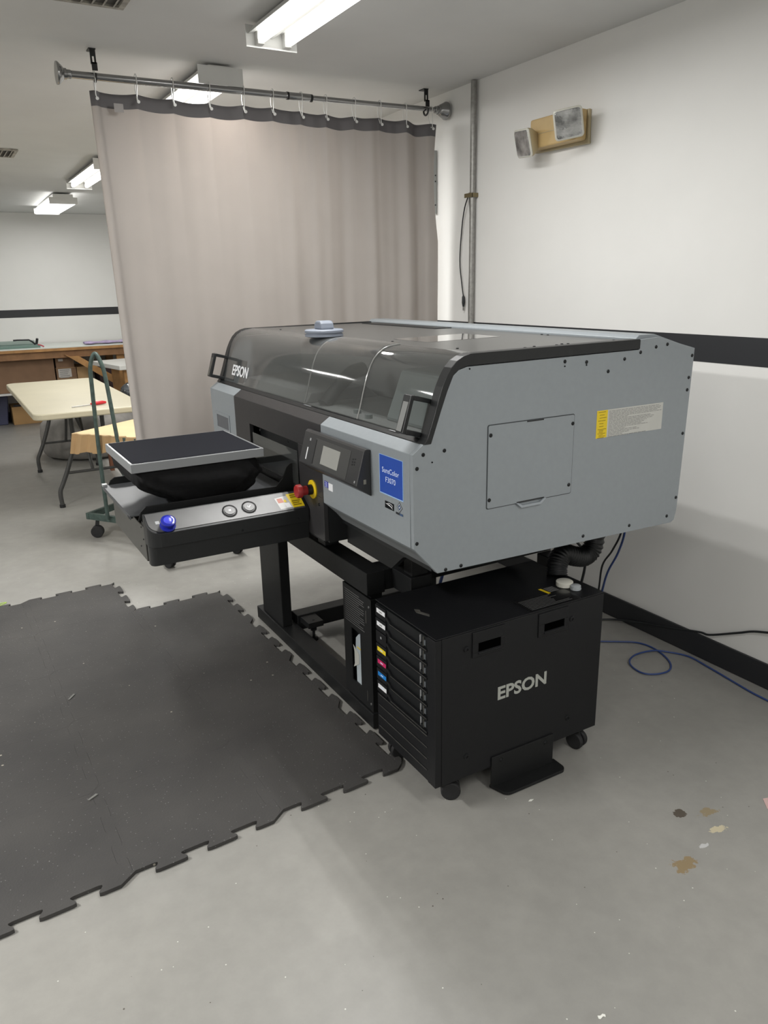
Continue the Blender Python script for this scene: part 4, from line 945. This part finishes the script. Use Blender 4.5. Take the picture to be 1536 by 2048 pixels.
for q in (c0+da*(LA-.02)+db*.05, c0+da*(LA-.02)+db*(LB-.03)): MB().cyl((q.x, q.y, .1655), (q.x, q.y, .6145), .012, 10).build('post', GRN, C, smooth=True)
MB().tube(bez([(.745, 4.700, .150), (.745, 4.704, .55), (.752, 4.706, .95), (.758, 4.700, 1.075), (.788, 4.685, 1.142), (.815, 4.665, 1.075), (.826, 4.655, .98), (.843, 4.630, .66), (.865, 4.600, .30)], 8), .0120, 12).build('hoop_handle', GRN, C, smooth=True)
for q in (c0+db*.05+da*.05, c0+db*(LB-.06)+da*.04, c0+da*(LA-.06)+db*.05, c0+da*(LA-.06)+db*(LB-.06)):
    caster(q.x, q.y, 1.2, C, .038, .1248)
# cardboard sheet with a folded flap resting on the cart deck
CARD = mat('cardboard', (0.42, 0.27, 0.13), 0.75, 0.0, 0.06, 10); CARDL = mat('cardboard_pale', (0.68, 0.50, 0.28), 0.75, 0.0, 0.05, 6)
zc = .6585
A_, D_ = Vector((.632, 4.895, zc)), Vector((1.03, 4.41, zc)); B_ = A_+Vector((.50, .34, .001)); C_ = D_+Vector((.50, .34, .001))
mb = MB(); nn = 26
near = [A_.lerp(D_, i/nn)+Vector((.010*math.sin(i*1.3)+.006*math.sin(i*2.9), .008*math.sin(i*1.7), 0)) for i in range(nn+1)]
top = [tuple(p.xy) for p in near]+[tuple(C_.xy), tuple(B_.xy)]
mb.prism(top, 'z', zc, zc+.006); 
e = mb.build('cardboard_sheet', CARDL, label='pale cardboard sheet with a torn edge lying on the green cart', cat='cardboard')
fl1 = MB()
V0 = [fl1.v(p+Vector((0, 0, -.001))) for p in near]; V1 = [fl1.v(p+Vector((-.022, .010, -.118-.006*math.sin(i*.9)+.05*i/nn))) for i, p in enumerate(near)]
for i in range(nn): fl1.face([V0[i], V0[i+1], V1[i+1], V1[i]])
fo = fl1.build('folded_flap', CARD, e, norm=False)
md = fo.modifiers.new('t', 'SOLIDIFY'); md.thickness = .004

# grey covered round cushion under the table
rs = []
for j, (rr_, z) in enumerate(((.36, .002), (.43, .03), (.455, .10), (.45, .22), (.43, .31), (.38, .36), (.25, .385), (.1, .39))):
    rs.append([(1.16+rr_*math.cos(2*PI*k/48)*(1+.02*math.sin(9*2*PI*k/48+j)), 7.62+rr_*math.sin(2*PI*k/48)*(1+.02*math.sin(7*2*PI*k/48+2*j)), z) for k in range(48)])
MB().rings(rs).build('floor_cushion', mat('grey_fabric', (.20, .19, .175), .9, 0, .25, 7, .8), smooth='all', label='large round grey fabric cushion on the floor beyond the folding table legs', cat='cushion')
B(1.14, 1.17, 6.70, 6.76, .0, .22).build('wooden_block', mat('redwood', (.16, .06, .03), .7), label='small reddish wooden block standing on the floor under the folding table', cat='wood block')

# work bench along the far wall
WOOD = mat('pine_wood', (0.38, 0.20, 0.07), 0.55, 0.0, 0.18, 12); WOODD = mat('pine_dark', (0.27, 0.14, 0.06), 0.6, 0.0, 0.15, 12)
WTOP = mat('bench_white', (0.62, 0.66, 0.62), 0.3)
W_ = empty('work_bench', (.6, 9.7, 0), 'long wooden workbench with white top along the far wall', 'workbench')
B(-3.0, 2.48, 9.30, 10.13, .872, .882).build('white_top', WTOP, W_); B(-3.0, 2.48, 9.30, 10.13, .842, .8715).build('top_board', WOOD, W_)
B(-3.0, 2.48, 9.34, 9.38, .762, .8415).build('apron', WOODD, W_)
for x in (-2.9, -.6, 1.815, 2.38):
    B(x, x+.085, 9.39, 9.43, .0, .8415).build('leg', WOOD, W_); B(x, x+.085, 10.05, 10.09, .0, .8415).build('leg', WOOD, W_)
MB().prism([(1.30, .775), (1.385, .775), (1.872, .440), (1.872, .365), (1.815, .385), (1.24, .80)], 'y', 9.335-.035, 9.339).build('diagonal_brace', WOOD, W_)
B(-2.8, 1.60, 9.44, 10.04, .378, .400).build('lower_shelf', mat('shelf_white', (.55, .55, .54), .5), W_)

def carton(x0, x1, y0, y1, z0, z1, label, m=None, lab=None, group='cardboard boxes under the workbench', tape=True):
    e = empty('cardboard_box', ((x0+x1)/2, (y0+y1)/2, z0), label, 'box', group)
    B(x0, x1, y0, y1, z0, z1).build('carton', m or CARDB, e, bevel=.003)
    if tape: B(x0, x1, y0-.0007, y0, (z0+z1)/2-.002+.06, (z0+z1)/2+.002+.06).build('flap_seam', CARD, e)
    if lab:
        l = B(lab[0], lab[1], y0-.0015, y0, lab[2], lab[3]).build('shipping_label', mat('label_white', (.5, .48, .45), .7), e)
        q = MB()
        if lab[1]-lab[0] > .1:
            for i in range(5): q.box(lab[0]+.015, lab[1]-.02-.01*(i % 3), y0-.002, y0-.0016, lab[3]-.02-i*.021, lab[3]-.012-i*.021)
            q.build('printed_text', INKG, l)
CARDB = mat('cardboard_brown', (0.20, 0.118, 0.068), 0.8, 0.0, 0.08, 8)
carton(.30, 1.135, 9.45, 9.98, .402, .755, 'widest brown cardboard box under the workbench at the left edge of the photo', tape=False)
carton(1.150, 1.365, 9.45, 9.85, .525, .640-.004, 'brown cardboard box with a big white label, under the small square-label box', lab=(1.17, 1.31, .535, .630))
carton(1.155, 1.350, 9.45, 9.85, .6365, .755, 'small brown cardboard box topmost of the stack with a little white square label', lab=(1.185, 1.235, .715, .742))
carton(1.372, 1.50, 9.46, 9.85,   .402, .640, 'light brown cardboard box right of the labelled box, behind the cart handle', m=CARD, tape=False)
carton(1.150, 1.365, 9.452, 9.85, .402, .523, 'brown cardboard box at the bottom of the labelled stack behind the cream table')
carton(.655, 1.00, 9.75, 10.12, .0, .205, 'tan cardboard box standing on the floor at the left under the workbench', m=mat('cardboard_tan', (.40, .24, .10), .8, 0, .08, 8), tape=False)
mb = MB().prism([(.68, 9.77), (.86, 9.77), (.86, 9.80), (.68, 9.80)], 'z', .2055, .225); mb.build('tool_roll', BLACK, label='black strip lying on top of the tan cardboard box', cat='tool')
e = empty('storage_tote', (.45, 9.8, 0), 'blue plastic tote with a white lid on the floor under the workbench', 'tote')
MB().prism([(.27, 0.0), (.60, 0.0), (.64, .330), (.23, .330)], 'y', 9.82, 10.12).build('bin', mat('tote_blue', (.05, .055, .11), .4), e, bevel=.01)
B(.225, .645, 9.81, 10.13, .3305, .36).build('lid', mat('tote_lid', (.5, .5, .5), .45), e, bevel=.006)
B(1.63, 1.79, 9.60, 9.95, .0, .298).build('storage_crate', mat('crate_dark', (.035, .035, .04), .6), label='dark plastic crate on the floor under the bench behind the diagonal brace', cat='crate', bevel=.01)
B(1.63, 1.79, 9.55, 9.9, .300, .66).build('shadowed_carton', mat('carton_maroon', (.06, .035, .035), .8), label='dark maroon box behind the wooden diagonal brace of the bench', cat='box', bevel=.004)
# things on the bench
e = empty('paper_cutter', (.83, 9.6, .882), 'long green guillotine paper cutter with a black handle on the workbench', 'paper cutter')
CG = mat('cutter_green', (.12, .20, .17), .5)
B(-.2, 1.02, 9.42, 9.85, .8825, .905).build('cutting_board', CG, e, bevel=.003); B(-.2, 1.0, 9.72, 9.80, .9055, .945).build('back_guide', mat('guide_pale', (.30, .36, .33), .45), e, bevel=.003)
MB().tube([(.98, 9.50, .912), (.95, 9.50, .945), (.92, 9.50, .965), (.80, 9.50, .968), (.76, 9.50, .966)], .009, 8).build('arm', BLACK, e, smooth=True)
MB().tube([(.99, 9.50, .915), (1.0, 9.50, .95), (1.005, 9.49, .975)], .014, 10).build('handle', BLACK, e, smooth=True)
MB().tube([(1.0, 9.44, .912), (1.03, 9.42, .905), (1.055, 9.41, .890)], .007, 8).build('red_grip', mat('grip_red', (.4, .04, .06), .5), e, smooth=True)
mb = MB(); rs = []
for j in range(9):
    t = j/8; x = 1.50+.50*t
    rs.append([(x, 9.52+(.10+.02*math.sin(j*2))*math.cos(2*PI*k/12), .8995+.013*(1+.4*math.sin(j*1.9))*math.sin(2*PI*k/12)) for k in range(12)])
mb.rings(rs).build('folded_cloth', mat('lilac_cloth', (.42, .34, .52), .85, 0, .2, 20, .5), smooth='all', label='crumpled lilac cloth lying on the white top of the workbench', cat='cloth')
# small white side table beside the bench
e = empty('side_table', (1.85, 8.6, 0), 'small white topped wooden table half hidden by the curtain in front of the bench', 'table')
MB().prism([(1.47, 8.99), (2.35, 9.20), (2.35, 8.30), (1.60, 8.20)], 'z', .69, .735).build('tabletop', mat('top_pale', (.6, .6, .57), .4), e, bevel=.004)
for x, y in ((1.66, 8.30), (2.2, 8.40), (1.66, 8.90), (2.2, 9.05)): B(x, x+.07, y, y+.07, 0, .6895).build('leg', WOOD, e)
# dark bin and glossy bag beyond the table
B(1.40, 1.68, 7.60+.4, 7.80+.4, .0, .40).build('black_bin', mat('bin_black', (.012, .013, .02), .35), label='black bin standing beyond the folding table beside the curtain edge', cat='bin', bevel=.01)
mb = MB(); rs = []
for j in range(8):
    t = j/7; r_ = .10*math.sin(PI*(.16+.76*t))
    rs.append([(1.66+r_*math.cos(2*PI*k/16)*(1+.15*math.sin(3*k+j)), 8.10+r_*math.sin(2*PI*k/16), .402+.17*t) for k in range(16)])
mb.rings(rs).build('plastic_bag', mat('bag_glossy', (.06, .065, .07), .15, 0, .8, 16, .6), smooth='all', label='crumpled glossy black and white bag on top of the black bin by the curtain edge', cat='bag')
# casters of a rolling rack hidden behind the curtain
R_ = empty('rolling_rack', (1.15, 4.17, 0), 'low rolling rack behind the curtain with pale casters showing under the platform', 'rack')
RK = mat('rack_frame', (.30, .30, .29), .5, .4); PC = mat('caster_pale', (.45, .41, .34), .5)
for q in ((.93, .97, 4.02, 4.30), (1.33, 1.37, 4.02, 4.30)): B(*q, .083, .11).build('side_bar', RK, R_)
B(.93, 1.37, 4.3005, 4.33, .083, .11).build('end_bar', RK, R_)
B(.9705, 1.3295, 4.02, 4.05, .083, .11).build('end_bar', RK, R_)
for x, y in ((.95, 4.28), (1.35, 4.08), (.95, 4.06), (1.35, 4.28)): caster(x, y, .6, R_, .028, .083, PC)
# scraps on the floor and mat
def scrap(x, y, z, pts, m, name, label, th=.0012):
    MB().prism([(x+a, y+b) for a, b in pts], 'z', z, z+th).build(name, m, label=label, cat='scrap')
WS = mat('scrap_white', (.75, .75, .70), .6); GS = mat('scrap_green', (.35, .50, .10), .6)
scrap(1.893, 1.092, .0005, [(.0, .0), (.045, -.03), (.08, .02), (.03, .035)], mat('scrap_pink', (.55, .38, .36), .6), 'paper_scrap', 'pink scrap of paper on the floor at the right edge of the photo')
MB().tube(bez([(.03, 3.99, .003), (.07, 3.985, .006), (.105, 3.995, .012), (.08, 4.015, .006), (.04, 4.005, .003)], 6), .0025, 6).build('thread_loop', GS, smooth='all', label='bright green thread loop lying on the floor by the far mat edge', cat='thread')
scrap(.986, .860, .0005, [(.0, .0), (.003, -.003), (.012, -.001), (.016, -.005), (.019, .0), (.015, .004), (.008, .003), (.003, .006)], WS, 'paper_scrap', 'tiny white bone-shaped scrap on the floor at the bottom of the photo')
scrap(1.322, 1.482, .0005, [(.0, .0), (.008, -.004), (.020, -.001), (.010, .004)], WS, 'paper_scrap', 'white chip on the floor in front of the anti-tip bracket')
scrap(1.352, 1.586, .0121, [(.0, .0), (.005, -.003), (.009, .002), (.004, .006)], WS, 'paper_scrap', 'tiny white chip lying on the foot of the anti-tip bracket')
scrap(.222, 2.830, .0117, [(.0, .0), (.006, -.002), (.030, .028), (.024, .034)], mat('scrap_grey', (.16, .16, .15), .6), 'mat_scrap', 'thin grey scrap on the black mat, the farther one', .003)
scrap(.180, 2.170, .0117, [(.0, .0), (.006, -.004), (.034, .012), (.028, .018)], mat('scrap_grey', (.16, .16, .15), .6), 'mat_scrap', 'thin grey scrap on the black mat, the nearer one', .003)
bpy.context.view_layer.update()
